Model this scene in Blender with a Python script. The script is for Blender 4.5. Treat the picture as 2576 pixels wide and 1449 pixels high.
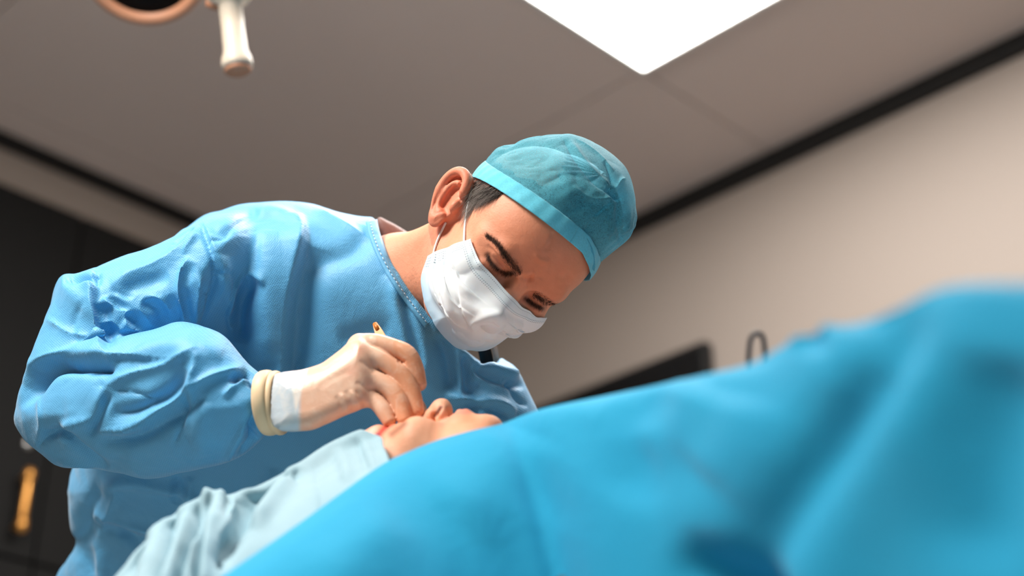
import bpy, bmesh, math, random
import numpy as np
from mathutils import Vector, Matrix

for o in list(bpy.data.objects):
    bpy.data.objects.remove(o)
SC = bpy.context.scene
COL = SC.collection

# ------------------------------------------------------------------ camera, world, exposure
CAM_H, PITCH, FPX = 0.50, math.radians(28.0), 4039.0
cp, sp = math.cos(PITCH), math.sin(PITCH)
cam_d = bpy.data.cameras.new('camera')
cam_d.sensor_width = 36.0
cam_d.lens = FPX / 2576.0 * 36.0
cam_d.clip_start = 0.02
cam_d.dof.use_dof = True
cam_d.dof.focus_distance = 1.79
cam_d.dof.aperture_fstop = 2.0
cam = bpy.data.objects.new('camera', cam_d)
cam.location = (0, 0, CAM_H)
cam.rotation_euler = (math.pi / 2 + PITCH, 0, 0)
COL.objects.link(cam)
SC.camera = cam
SC.view_settings.view_transform = 'Standard'
SC.view_settings.look = 'None'
SC.view_settings.gamma = 1.0
SC.view_settings.use_curve_mapping = False
SC.view_settings.exposure = 0.12
SC.cycles.use_denoising = True
SC.cycles.max_bounces = 6
SC.cycles.diffuse_bounces = 4
SC.cycles.transparent_max_bounces = 6
SC.cycles.use_adaptive_sampling = True
SC.cycles.adaptive_threshold = 0.03
SC.cycles.sample_clamp_indirect = 6.0

world = bpy.data.worlds.new('world')
SC.world = world
world.use_nodes = True
world.node_tree.nodes['Background'].inputs[0].default_value = (0.75, 0.72, 0.70, 1)
world.node_tree.nodes['Background'].inputs[1].default_value = 0.05

H_CEIL = 2.75
PANEL_E, KEY_W = 12.5, 29.0          # ceiling panels, added key lamp

# sculpting frame: x right, y up, z towards the viewer, metres, origin at the lens
RW = np.array([[1, 0, 0], [0, -sp, -cp], [0, cp, -sp]], float)

def to_world(v):
    v = np.asarray(v, float)
    return v @ RW.T + np.array([0, 0, CAM_H])

def from_world(w):
    return (np.asarray(w, float) - np.array([0, 0, CAM_H])) @ RW

def P(px, py, d):
    return np.array([(px - 1288.0) / FPX * d, -(py - 724.5) / FPX * d, -d])

def pix(v):
    v = np.asarray(v, float)
    d = -v[..., 2]
    return 1288.0 + v[..., 0] / d * FPX, 724.5 - v[..., 1] / d * FPX, d

def ray_plane_z(px, py, z):
    r = to_world(P(px, py, 1.0)) - np.array([0, 0, CAM_H])
    t = (z - CAM_H) / r[2]
    return np.array([0, 0, CAM_H]) + r * t

def ray_plane(px, py, p0, n):
    o = np.array([0, 0, CAM_H])
    r = to_world(P(px, py, 1.0)) - o
    t = np.dot(np.asarray(p0) - o, n) / np.dot(r, n)
    return o + r * t

# ------------------------------------------------------------------ objects
def tag(o, label=None, cat=None, group=None, kind=None):
    if label: o['label'] = label
    if cat: o['category'] = cat
    if group: o['group'] = group
    if kind: o['kind'] = kind
    return o

def world_loc(o):
    l = np.zeros(3)
    while o is not None:
        l += np.array(o.location)
        o = o.parent
    return l

def empty(name, loc, **k):
    o = bpy.data.objects.new(name, None)
    o.location = loc
    o.empty_display_size = 0.1
    COL.objects.link(o)
    return tag(o, **k)

def mk(name, verts, faces, mat, parent=None, smooth=True, uv=None, colors=None, loc=None, label=None):
    """one mesh object; verts in world coordinates"""
    me = bpy.data.meshes.new(name)
    verts = np.asarray(verts, float)
    base = world_loc(parent) if parent is not None else np.zeros(3)
    l = np.zeros(3) if loc is None else np.asarray(loc, float) - base
    v = verts - base - l
    me.from_pydata([tuple(p) for p in v], [], [tuple(int(i) for i in f) for f in faces])
    if smooth:
        me.polygons.foreach_set('use_smooth', [True] * len(me.polygons))
    li = None
    if uv is not None:
        uv = np.asarray(uv, float)
        lay = me.uv_layers.new(name='UVMap')
        li = np.empty(len(me.loops), int)
        me.loops.foreach_get('vertex_index', li)
        lay.data.foreach_set('uv', uv[li].ravel())
    if colors:
        for cn, arr in colors.items():
            a = me.color_attributes.new(cn, 'FLOAT_COLOR', 'POINT')
            arr = np.asarray(arr, float)
            if arr.shape[1] == 3:
                arr = np.concatenate([arr, np.ones((len(arr), 1))], 1)
            a.data.foreach_set('color', arr.ravel())
    me.materials.append(mat)
    me.update()
    o = bpy.data.objects.new(name, me)
    o.location = l
    o.parent = parent
    COL.objects.link(o)
    if label: o['label'] = label
    return o

def solidify(o, t, off=-1.0):
    m = o.modifiers.new('solid', 'SOLIDIFY')
    m.thickness = t
    m.offset = off
    return o

def bevel(o, w, s=2):
    m = o.modifiers.new('bevel', 'BEVEL')
    m.width = w; m.segments = s; m.limit_method = 'ANGLE'
    return o

def box_vf(c, ax, half):
    """box: centre, 3 axes (rows), half sizes"""
    c = np.asarray(c, float); ax = np.asarray(ax, float)
    vs = []
    for sx in (-1, 1):
        for sy in (-1, 1):
            for sz in (-1, 1):
                vs.append(c + sx * half[0] * ax[0] + sy * half[1] * ax[1] + sz * half[2] * ax[2])
    f = [(0, 1, 3, 2), (4, 6, 7, 5), (0, 4, 5, 1), (2, 3, 7, 6), (0, 2, 6, 4), (1, 5, 7, 3)]
    return np.array(vs), f

def box(name, c, ax, half, mat, parent=None, bev=0.0, label=None):
    v, f = box_vf(c, ax, half)
    o = mk(name, v, f, mat, parent, smooth=False, loc=c, label=label)
    if bev: bevel(o, bev)
    return o

def frame_to(d):
    d = np.asarray(d, float); d = d / np.linalg.norm(d)
    a = np.array([0, 0, 1.0]) if abs(d[2]) < 0.9 else np.array([1.0, 0, 0])
    u = np.cross(a, d); u /= np.linalg.norm(u)
    return u, np.cross(d, u), d

def catmull(pts, n):
    pts = np.asarray(pts, float)
    k = len(pts)
    t = np.linspace(0, k - 1, n)
    i = np.clip(np.floor(t).astype(int), 0, k - 2)
    u = (t - i)[:, None]
    g = lambda j: pts[np.clip(j, 0, k - 1)]
    p0, p1, p2, p3 = g(i - 1), g(i), g(i + 1), g(i + 2)
    p0 = np.where((i == 0)[:, None], 2 * p1 - p2, p0)
    p3 = np.where((i == k - 2)[:, None], 2 * p2 - p1, p3)
    return 0.5 * ((2 * p1) + (-p0 + p2) * u + (2 * p0 - 5 * p1 + 4 * p2 - p3) * u**2 + (-p0 + 3 * p1 - 3 * p2 + p3) * u**3)

def tube_vf(pts, rad, seg=10, cap=True):
    pts = np.asarray(pts, float)
    n = len(pts)
    rad = np.broadcast_to(np.asarray(rad, float), (n,))
    tg = np.gradient(pts, axis=0)
    tg /= np.linalg.norm(tg, axis=1)[:, None] + 1e-12
    u, w, _ = frame_to(tg[0])
    V, F = [], []
    for i in range(n):
        u = u - np.dot(u, tg[i]) * tg[i]; u /= np.linalg.norm(u)
        w = np.cross(tg[i], u)
        for j in range(seg):
            a = 2 * math.pi * j / seg
            V.append(pts[i] + rad[i] * (math.cos(a) * u + math.sin(a) * w))
    for i in range(n - 1):
        for j in range(seg):
            k = (j + 1) % seg
            F.append((i * seg + j, i * seg + k, (i + 1) * seg + k, (i + 1) * seg + j))
    if cap:
        F.append(tuple(range(seg - 1, -1, -1)))
        F.append(tuple((n - 1) * seg + j for j in range(seg)))
    return np.array(V), F

def lathe_vf(prof, origin, axis, seg=32):
    """profile [(r, h)] revolved round axis from origin"""
    u, w, d = frame_to(axis)
    V, F = [], []
    for r, h in prof:
        for j in range(seg):
            a = 2 * math.pi * j / seg
            V.append(np.asarray(origin) + d * h + r * (math.cos(a) * u + math.sin(a) * w))
    for i in range(len(prof) - 1):
        for j in range(seg):
            k = (j + 1) % seg
            F.append((i * seg + j, i * seg + k, (i + 1) * seg + k, (i + 1) * seg + j))
    F.append(tuple(range(seg - 1, -1, -1)))
    F.append(tuple((len(prof) - 1) * seg + j for j in range(seg)))
    return np.array(V), F

def grid_vf(G):
    """G (n,m,3) -> verts, quads"""
    n, m = G.shape[:2]
    idx = np.arange(n * m).reshape(n, m)
    F = np.stack([idx[:-1, :-1], idx[1:, :-1], idx[1:, 1:], idx[:-1, 1:]], -1).reshape(-1, 4)
    return G.reshape(-1, 3), F

# ------------------------------------------------------------------ implicit shapes
def smin(a, b, k):
    h = np.clip(0.5 + 0.5 * (b - a) / k, 0, 1)
    return b * (1 - h) + a * h - k * h * (1 - h)

def smax(a, b, k):
    return -smin(-a, -b, k)

def ell(p, c, r):
    q = (p - np.asarray(c, p.dtype))
    r = np.asarray(r, p.dtype)
    k0 = np.sqrt(((q / r) ** 2).sum(-1)) + 1e-9
    k1 = np.sqrt(((q / (r * r)) ** 2).sum(-1)) + 1e-9
    return k0 * (k0 - 1) / k1

def cap(p, a, b, ra, rb):
    a = np.asarray(a, p.dtype); b = np.asarray(b, p.dtype)
    ba = b - a
    t = np.clip(((p - a) @ ba) / (ba @ ba + 1e-12), 0, 1)
    return np.sqrt(((p - a - t[..., None] * ba) ** 2).sum(-1)) - (ra + (rb - ra) * t)

def sph(p, c, r):
    return np.sqrt(((p - np.asarray(c, p.dtype)) ** 2).sum(-1)) - r

def surface_nets(fn, lo, hi, h):
    lo = np.asarray(lo, float); hi = np.asarray(hi, float)
    n = np.ceil((hi - lo) / h).astype(int) + 1
    ax = [np.arange(n[i]) * h + lo[i] for i in range(3)]
    st = 4
    nc = (n + st - 1) // st + 1
    cg = np.stack(np.meshgrid(*[np.arange(nc[i]) * h * st + lo[i] for i in range(3)], indexing='ij'), -1).astype(np.float32)
    Fc = np.concatenate([fn(x.reshape(-1, 3)).reshape(x.shape[:3]) for x in np.array_split(cg, max(1, nc[0] // 8))])
    ii = [np.rint(np.arange(n[i]) / st).astype(int) for i in range(3)]
    F = Fc[np.ix_(*ii)].astype(np.float32)
    near = np.nonzero(np.abs(F) < h * st * 2.2)
    for q in range(0, len(near[0]), 400000):
        a, b, c = (x[q:q + 400000] for x in near)
        F[a, b, c] = fn(np.stack([ax[0][a], ax[1][b], ax[2][c]], 1).astype(np.float32))
    S = F < 0
    c = [S[i:n[0] - 1 + i, j:n[1] - 1 + j, k:n[2] - 1 + k] for i in (0, 1) for j in (0, 1) for k in (0, 1)]
    cnt = sum(x.astype(np.int8) for x in c)
    act = (cnt > 0) & (cnt < 8)
    I = np.argwhere(act)
    vid = -np.ones(act.shape, np.int64)
    vid[act] = np.arange(len(I))
    acc = np.zeros((len(I), 3)); num = np.zeros(len(I))
    corners = np.array([(i, j, k) for i in (0, 1) for j in (0, 1) for k in (0, 1)])
    fv = np.stack([F[I[:, 0] + a, I[:, 1] + b, I[:, 2] + cc] for a, b, cc in corners], 1).astype(float)
    for e in range(8):
        for d in range(3):
            if corners[e][d] == 0:
                e2 = e + (4, 2, 1)[d]
                f0, f1 = fv[:, e], fv[:, e2]
                m = (f0 < 0) != (f1 < 0)
                t = f0[m] / (f0[m] - f1[m])
                pt = np.tile(corners[e].astype(float), (m.sum(), 1))
                pt[:, d] += t
                acc[m] += pt; num[m] += 1
    V = lo + (I + acc / num[:, None]) * h
    Q = []
    for d in range(3):
        a, b = [(1, 2), (2, 0), (0, 1)][d]
        sl0 = [slice(1, None)] * 3; sl1 = [slice(1, None)] * 3
        sl0[d] = slice(0, n[d] - 1); sl1[d] = slice(1, n[d])
        for q in (a, b):
            sl0[q] = slice(1, n[q] - 1); sl1[q] = slice(1, n[q] - 1)
        s0, s1 = S[tuple(sl0)], S[tuple(sl1)]
        m = np.argwhere(s0 != s1)
        if not len(m): continue
        inside0 = s0[tuple(m.T)]
        base = m.copy(); base[:, a] += 1; base[:, b] += 1
        def cell(da, db):
            q = base.copy(); q[:, a] -= da; q[:, b] -= db
            return vid[q[:, 0], q[:, 1], q[:, 2]]
        q = np.stack([cell(1, 1), cell(0, 1), cell(0, 0), cell(1, 0)], 1)
        q[~inside0] = q[~inside0][:, ::-1]
        Q.append(q)
    Q = np.concatenate(Q)
    Q = Q[(Q >= 0).all(1)]
    vol = (V[Q[:, 0]] * np.cross(V[Q[:, 1]], V[Q[:, 2]])).sum() + (V[Q[:, 0]] * np.cross(V[Q[:, 2]], V[Q[:, 3]])).sum()
    return V, (Q if vol > 0 else Q[:, ::-1])

def project_to(fn, V, it=2):
    for _ in range(it):
        f = fn(V.astype(np.float64)); n = grad(fn, V)
        V = V - n * np.clip(f, -.004, .004)[:, None]
    return V

def grad(fn, V, e=8e-4):
    V = np.asarray(V, np.float64)
    g = np.stack([fn(V + e * np.eye(3)[i]) - fn(V - e * np.eye(3)[i]) for i in range(3)], -1)
    return g / (np.linalg.norm(g, axis=-1, keepdims=True) + 1e-12)

def vnormals(V, Q):
    Q = np.asarray(Q)
    n = np.cross(V[Q[:, 2]] - V[Q[:, 0]], V[Q[:, 3]] - V[Q[:, 1]])
    N = np.zeros_like(V)
    for i in range(4):
        for k in range(3):
            N[:, k] += np.bincount(Q[:, i], n[:, k], len(V))
    return N / (np.linalg.norm(N, axis=1, keepdims=True) + 1e-12)

def lap_smooth(V, Q, it=1, lam=0.5):
    Q = np.asarray(Q)
    e = np.concatenate([Q[:, [0, 1]], Q[:, [1, 2]], Q[:, [2, 3]], Q[:, [3, 0]]])
    a = np.concatenate([e[:, 0], e[:, 1]]); b = np.concatenate([e[:, 1], e[:, 0]])
    c = np.bincount(a, minlength=len(V))[:, None] + 1e-9
    for _ in range(it):
        s = np.stack([np.bincount(a, V[b, k], len(V)) for k in range(3)], 1)
        V = V + lam * (s / c - V)
    return V

def subdivide(V, Q):
    """one linear split of quads followed by smoothing of the new grid"""
    Q = np.asarray(Q)
    e = np.sort(np.concatenate([Q[:, [0, 1]], Q[:, [1, 2]], Q[:, [2, 3]], Q[:, [3, 0]]]), 1)
    ue, inv = np.unique(e, axis=0, return_inverse=True)
    inv = inv.ravel()
    n, m, q = len(V), len(ue), len(Q)
    VE = 0.5 * (V[ue[:, 0]] + V[ue[:, 1]])
    VF = V[Q].mean(1)
    ei = inv.reshape(4, q) + n
    fi = np.arange(q) + n + m
    Q2 = np.concatenate([np.stack([Q[:, k], ei[k], fi, ei[k - 1]], 1) for k in range(4)])
    V2 = np.concatenate([V, VE, VF])
    return lap_smooth(V2, Q2, 2, 0.5), Q2

def raycast(fn, o, d, t0, t1, n=48):
    """first zero of fn along o + t d (arrays), from t0 towards t1"""
    o = np.asarray(o, float); d = np.asarray(d, float)
    n = min(n, 60)
    ts = np.linspace(t0, t1, n)
    lo = np.full(len(o), np.nan); hi = lo.copy(); act = np.arange(len(o)); prev = fn(o + t0 * d)
    for k in range(1, n):
        f = fn(o[act] + ts[k] * d[act])
        m = (f < 0) & (prev >= 0)
        lo[act[m]] = ts[k - 1]; hi[act[m]] = ts[k]
        act = act[~m]; prev = f[~m]
        if not len(act): break
    ok = np.nonzero(~np.isnan(lo))[0]
    a, b = lo[ok], hi[ok]
    for _ in range(9):
        c = .5 * (a + b)
        m = fn(o[ok] + c[:, None] * d[ok]) < 0
        b = np.where(m, c, b); a = np.where(m, a, c)
    res = np.full(len(o), np.nan); res[ok] = .5 * (a + b)
    return res

def cast_px(fn, pts, d0, d1, n=200):
    pts = np.asarray(pts, float)
    dirs = np.stack([(pts[:, 0] - 1288) / FPX, -(pts[:, 1] - 724.5) / FPX, -np.ones(len(pts))], 1)
    t = raycast(fn, np.zeros_like(dirs), dirs, d0, d1, n)
    return dirs * t[:, None]

# ---- silhouettes with volume
def poly_sd(poly, step=4.0, pad=120):
    """signed distance raster (inside positive, photo pixels) of a closed polygon and a sampler"""
    poly = np.asarray(poly, float)
    x0, y0 = poly.min(0) - pad; x1, y1 = poly.max(0) + pad
    xs = np.arange(x0, x1, step); ys = np.arange(y0, y1, step)
    X, Y = np.meshgrid(xs, ys, indexing='ij')
    D = np.full(X.shape, 1e9); inside = np.zeros(X.shape, bool)
    for a, b in zip(poly, np.roll(poly, -1, 0)):
        ba = b - a
        t = np.clip(((X - a[0]) * ba[0] + (Y - a[1]) * ba[1]) / (ba @ ba), 0, 1)
        D = np.minimum(D, np.hypot(X - a[0] - t * ba[0], Y - a[1] - t * ba[1]))
        c = (a[1] > Y) != (b[1] > Y)
        with np.errstate(divide='ignore', invalid='ignore'):
            xi = a[0] + (Y - a[1]) / (b[1] - a[1]) * ba[0]
        inside ^= c & (X < xi)
    D = np.where(inside, D, -D)
    def sample(px, py):
        fx = np.clip((px - x0) / step, 0, D.shape[0] - 1.001); fy = np.clip((py - y0) / step, 0, D.shape[1] - 1.001)
        i = fx.astype(int); j = fy.astype(int); u = fx - i; v = fy - j
        return D[i, j] * (1 - u) * (1 - v) + D[i + 1, j] * u * (1 - v) + D[i, j + 1] * (1 - u) * v + D[i + 1, j + 1] * u * v
    return sample

def smooth_poly(pts, n=12):
    """closed Catmull-Rom through pts"""
    pts = np.asarray(pts, float)
    k = len(pts); out = []
    for i in range(k):
        p0, p1, p2, p3 = pts[i - 1], pts[i], pts[(i + 1) % k], pts[(i + 2) % k]
        for u in np.linspace(0, 1, n, endpoint=False):
            out.append(0.5 * ((2 * p1) + (-p0 + p2) * u + (2 * p0 - 5 * p1 + 4 * p2 - p3) * u**2 + (-p0 + 3 * p1 - 3 * p2 + p3) * u**3))
    return np.array(out)

def puff(sample, depth_fn, R):
    """rounded body of half thickness R with the sampled outline, round its own middle surface"""
    def f(p):
        px, py, d = pix(p)
        s = sample(px, py) * d / FPX
        return np.sqrt(np.maximum(R - s, 0) ** 2 + (d - depth_fn(px, py)) ** 2) - R
    return f

# ---- sculpt strokes
def stroke_disp(px, py, poly, w, kind, taper=True):
    poly = np.asarray(poly, float)
    best = np.full(len(px), 1e9); sgn = np.zeros(len(px)); U = np.zeros(len(px))
    L = np.r_[0, np.cumsum(np.hypot(*(np.diff(poly, axis=0).T)))]
    for i in range(len(poly) - 1):
        a, b = poly[i], poly[i + 1]; ba = b - a
        t = np.clip(((px - a[0]) * ba[0] + (py - a[1]) * ba[1]) / (ba @ ba), 0, 1)
        dx, dy = px - a[0] - t * ba[0], py - a[1] - t * ba[1]
        dd = np.hypot(dx, dy)
        m = dd < best
        best = np.where(m, dd, best)
        sgn = np.where(m, np.sign(ba[0] * dy - ba[1] * dx), sgn)
        U = np.where(m, (L[i] + t * np.hypot(*ba)) / L[-1], U)
    s = best / w
    if kind == 'r': pr = np.exp(-s * s)
    elif kind == 'c': pr = np.exp(-1.6 * s)
    elif kind == 'R': pr = np.where(sgn >= 0, np.exp(-1.2 * s), np.exp(-(best / (0.13 * w)) ** 2))   # raised on the right of travel, sharp drop on the left
    elif kind == 'L': pr = np.where(sgn <= 0, np.exp(-1.2 * s), np.exp(-(best / (0.13 * w)) ** 2))
    if taper and taper != 'n':
        pr = pr * np.clip(np.minimum(U, 1 - U) / 0.18, 0, 1) ** 0.7 if taper is True else pr * np.clip((1 - U) / 0.25, 0, 1) if taper == 'end' else pr * np.clip(U / 0.25, 0, 1)
    return pr

def sculpt(V, Q, strokes, facing=0.05):
    """strokes: (polyline px, width px, height mm, kind[, (dmin, dmax)[, taper]])"""
    N = vnormals(V, Q)
    px, py, d = pix(V)
    view = -V / np.linalg.norm(V, axis=1, keepdims=True)
    fac = np.clip(((N * view).sum(1) - facing) / 0.3, 0, 1)
    disp = np.zeros(len(V))
    for st in strokes:
        poly, w, amp, kind = st[:4]
        rng = st[4] if len(st) > 4 and st[4] else (0, 9)
        tp = st[5] if len(st) > 5 else True
        poly = np.asarray(poly, float)
        if len(poly) > 2:
            poly = catmull(poly, len(poly) * 4)
        m = (px > poly[:, 0].min() - 4 * w) & (px < poly[:, 0].max() + 4 * w) & (py > poly[:, 1].min() - 4 * w) & (py < poly[:, 1].max() + 4 * w) & (d > rng[0]) & (d < rng[1]) & (fac > 0)
        i = np.nonzero(m)[0]
        if len(i):
            disp[i] += amp * 1e-3 * stroke_disp(px[i], py[i], poly, w, kind, tp)
    return V + N * (disp * fac)[:, None], disp

def vnoise(p, seed=0):
    """smooth value noise on 3-D points, 0..1"""
    p = np.asarray(p, float)
    i = np.floor(p).astype(np.int64); f = p - i
    f = f * f * (3 - 2 * f)
    def h(a, b, c):
        n = (a * 73856093) ^ (b * 19349663) ^ (c * 83492791) ^ (seed * 2654435761)
        n = (n ^ (n >> 13)) * 1274126177
        return ((n ^ (n >> 16)) & 0xFFFF) / 65535.0
    r = 0
    for a in (0, 1):
        for b in (0, 1):
            for c in (0, 1):
                w = (f[:, 0] if a else 1 - f[:, 0]) * (f[:, 1] if b else 1 - f[:, 1]) * (f[:, 2] if c else 1 - f[:, 2])
                r = r + w * h(i[:, 0] + a, i[:, 1] + b, i[:, 2] + c)
    return r

def crumple(V, scale, seed=0):
    """faceted cloth: folded noise, -1..1"""
    w = V * scale
    w = w + 0.6 * np.stack([vnoise(w * 0.7, seed + 5), vnoise(w * 0.7, seed + 6), vnoise(w * 0.7, seed + 7)], 1)
    a = np.abs(2 * vnoise(w, seed) - 1); b = np.abs(2 * vnoise(w * 2.1, seed + 1) - 1)
    return 0.7 - 1.4 * (0.7 * a + 0.3 * b)

def warp_px(V, pairs, sigma):
    """move points so that source pixels land on target pixels (smooth, depth kept)"""
    src = np.array([p[0] for p in pairs], float); dst = np.array([p[1] for p in pairs], float)
    s = np.full(len(src), sigma, float)
    K = np.exp(-((src[:, None] - src[None]) ** 2).sum(-1) / (2 * sigma ** 2))
    Wt = np.linalg.solve(K + 1e-3 * np.eye(len(src)), dst - src)
    px, py, d = pix(V)
    q = np.stack([px, py], 1)
    k = np.exp(-((q[:, None] - src[None]) ** 2).sum(-1) / (2 * sigma ** 2))
    q = q + k @ Wt
    return np.stack([(q[:, 0] - 1288) / FPX * d, -(q[:, 1] - 724.5) / FPX * d, -d], 1)

def fit_outline(V, centre, targets, pins, sigma, half=4.0):
    """warp so that the outline seen round a centre passes through the target points"""
    px, py, _ = pix(V)
    ang = np.degrees(np.arctan2(py - centre[1], px - centre[0])); rad = np.hypot(px - centre[0], py - centre[1])
    pairs = [(p, p) for p in pins]
    for t in targets:
        a = math.degrees(math.atan2(t[1] - centre[1], t[0] - centre[0]))
        m = np.abs((ang - a + 180) % 360 - 180) < half
        r = rad[m].max()
        d = np.array([math.cos(math.radians(a)), math.sin(math.radians(a))])
        pairs.append((tuple(np.array(centre) + d * r), t))
    return pairs

def facet(p, seed=0):
    """piecewise flat noise with sharp creases, -1..1"""
    p = np.asarray(p, float)
    p = p + 0.45 * np.stack([vnoise(p * .8, seed + 11), vnoise(p * .8, seed + 12), vnoise(p * .8, seed + 13)], 1)
    q = p + p.sum(1, keepdims=True) / 3.0
    i = np.floor(q).astype(np.int64); f = q - i
    o = np.argsort(-f, 1); fs = np.take_along_axis(f, o, 1)
    def h(a):
        n = (a[:, 0] * 73856093) ^ (a[:, 1] * 19349663) ^ (a[:, 2] * 83492791) ^ (seed * 2654435761)
        n = (n ^ (n >> 13)) * 1274126177
        return ((n ^ (n >> 16)) & 0xFFFF) / 32767.5 - 1.0
    w = [1 - fs[:, 0], fs[:, 0] - fs[:, 1], fs[:, 1] - fs[:, 2], fs[:, 2]]
    c = i.copy(); r = w[0] * h(c)
    for k in range(3):
        c = c.copy(); c[np.arange(len(c)), o[:, k]] += 1
        r = r + w[k + 1] * h(c)
    return r
# ------------------------------------------------------------------ materials
def srgb(r, g, b):
    f = lambda c: ((c / 255.0 + 0.055) / 1.055) ** 2.4 if c > 10 else c / 255.0 / 12.92
    return (f(r), f(g), f(b), 1.0)

class NT:
    def __init__(self, m):
        self.t = m.node_tree; self.n = self.t.nodes; self.l = self.t.links
    def new(self, typ, **k):
        x = self.n.new(typ)
        for a, b in k.items():
            setattr(x, a, b)
        return x
    def link(self, a, b): self.l.new(a, b)
    def mix(self, fac, a, b, mode='MIX'):
        x = self.new('ShaderNodeMix', data_type='RGBA', blend_type=mode)
        for sock, val in ((x.inputs[0], fac), (x.inputs[6], a), (x.inputs[7], b)):
            if hasattr(val, 'is_linked'): self.link(val, sock)
            else: sock.default_value = val
        return x.outputs[2]
    def math(self, op, a, b=0.0, c=0.0):
        x = self.new('ShaderNodeMath', operation=op)
        for sock, val in zip(x.inputs, (a, b, c)):
            if hasattr(val, 'is_linked'): self.link(val, sock)
            else: sock.default_value = val
        return x.outputs[0]
    def noise(self, scale, detail=3, rough=0.5, coord='Object', dist=0.0):
        c = self.new('ShaderNodeTexCoord')
        x = self.new('ShaderNodeTexNoise')
        x.inputs['Scale'].default_value = scale; x.inputs['Detail'].default_value = detail
        x.inputs['Roughness'].default_value = rough; x.inputs['Distortion'].default_value = dist
        self.link(c.outputs[coord], x.inputs['Vector'])
        return x.outputs['Fac']
    def ramp(self, fac, stops):
        x = self.new('ShaderNodeValToRGB')
        el = x.color_ramp.elements
        while len(el) < len(stops): el.new(0.5)
        for e, (p, c) in zip(el, stops):
            e.position = p; e.color = c if len(c) == 4 else (*c, 1)
        self.link(fac, x.inputs[0])
        return x.outputs[0]
    def bump(self, h, strength, dist, normal=None):
        x = self.new('ShaderNodeBump')
        x.inputs['Strength'].default_value = strength; x.inputs['Distance'].default_value = dist
        self.link(h, x.inputs['Height'])
        if normal is not None: self.link(normal, x.inputs['Normal'])
        return x.outputs[0]
    def attr(self, name):
        return self.new('ShaderNodeAttribute', attribute_name=name).outputs['Color']

def base_mat(name, rough=0.6, spec=0.5, metal=0.0):
    m = bpy.data.materials.new(name); m.use_nodes = True
    t = NT(m); b = t.n['Principled BSDF']
    b.inputs['Roughness'].default_value = rough
    b.inputs['Specular IOR Level'].default_value = spec
    b.inputs['Metallic'].default_value = metal
    return m, t, b

def paint(name, col, rough=0.7, var=0.06, scale=6.0, bump=0.05, spec=0.3, metal=0.0, bscale=180.0):
    m, t, b = base_mat(name, rough, spec, metal)
    d = tuple(c * (1 - var) for c in col[:3]) + (1,); u = tuple(min(1, c * (1 + var)) for c in col[:3]) + (1,)
    t.link(t.mix(t.noise(scale), d, u), b.inputs['Base Color'])
    if bump:
        t.link(t.bump(t.noise(bscale, 2), bump, 0.002), b.inputs['Normal'])
    return m

def emit(name, col, s):
    m, t, b = base_mat(name)
    b.inputs['Base Color'].default_value = (0.8, 0.8, 0.8, 1)
    b.inputs['Emission Color'].default_value = col
    b.inputs['Emission Strength'].default_value = s
    return m

def cloth(name, col, col2, weave=460.0, wamt=0.22, rough=0.55, sheen=0.3, transl=0.0, spec=0.5, bstr=0.25):
    """non-woven sheet: regular pressed dots in the cloth's own plane"""
    m, t, b = base_mat(name, rough, spec)
    uv = t.new('ShaderNodeUVMap', uv_map='UVMap')
    vo = t.new('ShaderNodeTexVoronoi', voronoi_dimensions='2D', feature='F1')
    vo.inputs['Scale'].default_value = weave; vo.inputs['Randomness'].default_value = 0.12
    mp = t.new('ShaderNodeMapping'); mp.inputs['Rotation'].default_value = (0, 0, math.radians(32))
    t.link(uv.outputs[0], mp.inputs[0]); t.link(mp.outputs[0], vo.inputs['Vector'])
    dots = t.ramp(vo.outputs['Distance'], [(0.12, (0, 0, 0)), (0.5, (1, 1, 1))])
    big = t.noise(9.0, 3)
    c0 = t.mix(big, col, col2)
    dark = t.mix(1.0, c0, (1 - wamt * 1.5, 1 - wamt, 1 - wamt * .45, 1), 'MULTIPLY')
    t.link(t.mix(dots, dark, c0), b.inputs['Base Color'])
    b.inputs['Sheen Weight'].default_value = sheen
    b.inputs['Sheen Roughness'].default_value = 0.4
    n1 = t.bump(dots, bstr, 0.0006)
    t.link(t.bump(t.noise(34.0, 4, 0.6, dist=0.6), 0.25, 0.006, n1), b.inputs['Normal'])
    if transl:
        tr = t.new('ShaderNodeBsdfTranslucent'); t.link(c0, tr.inputs[0])
        mx = t.new('ShaderNodeMixShader'); mx.inputs[0].default_value = transl
        out = t.n['Material Output']
        t.link(b.outputs[0], mx.inputs[1]); t.link(tr.outputs[0], mx.inputs[2]); t.link(mx.outputs[0], out.inputs[0])
    return m

M = {}
M['ceil'] = paint('ceiling_paint', srgb(212, 196, 187), 0.75, 0.03, 1.5)
M['wall'] = paint('wall_paint', srgb(152, 139, 129), 0.7, 0.03, 1.2)
M['floor'] = paint('vinyl_floor', srgb(176, 174, 170), 0.35, 0.08, 8)
M['black'] = paint('black_trim', srgb(22, 21, 20), 0.6, 0.05)
M['joint'] = paint('joint_grey', srgb(120, 112, 106), 0.9, 0.03)  # darker backing tone between the ceiling tiles
M['cab'] = paint('charcoal_laminate', srgb(26, 25, 24), 0.6, 0.08, 3, spec=0.12)
M['brass'] = paint('brass', srgb(226, 160, 84), 0.32, 0.06, metal=0.85, spec=0.5)
M['steel'] = paint('brushed_steel', srgb(190, 188, 186), 0.3, 0.05, metal=0.9)
M['screen'] = paint('screen_glass', srgb(16, 17, 18), 0.2, 0.05, spec=0.4)
M['ivory'] = paint('ivory_plastic', srgb(198, 184, 166), 0.4, 0.03)
M['tan'] = paint('tan_plastic', srgb(182, 128, 98), 0.5, 0.04)
M['panel'] = emit('light_diffuser', (1.0, 0.985, 0.96, 1), PANEL_E)
M['added_lamp_glass'] = emit('added_lamp_glass', (1.0, 0.95, 0.88, 1), 4.0)  # glow of the unseen head added as key light
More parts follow.
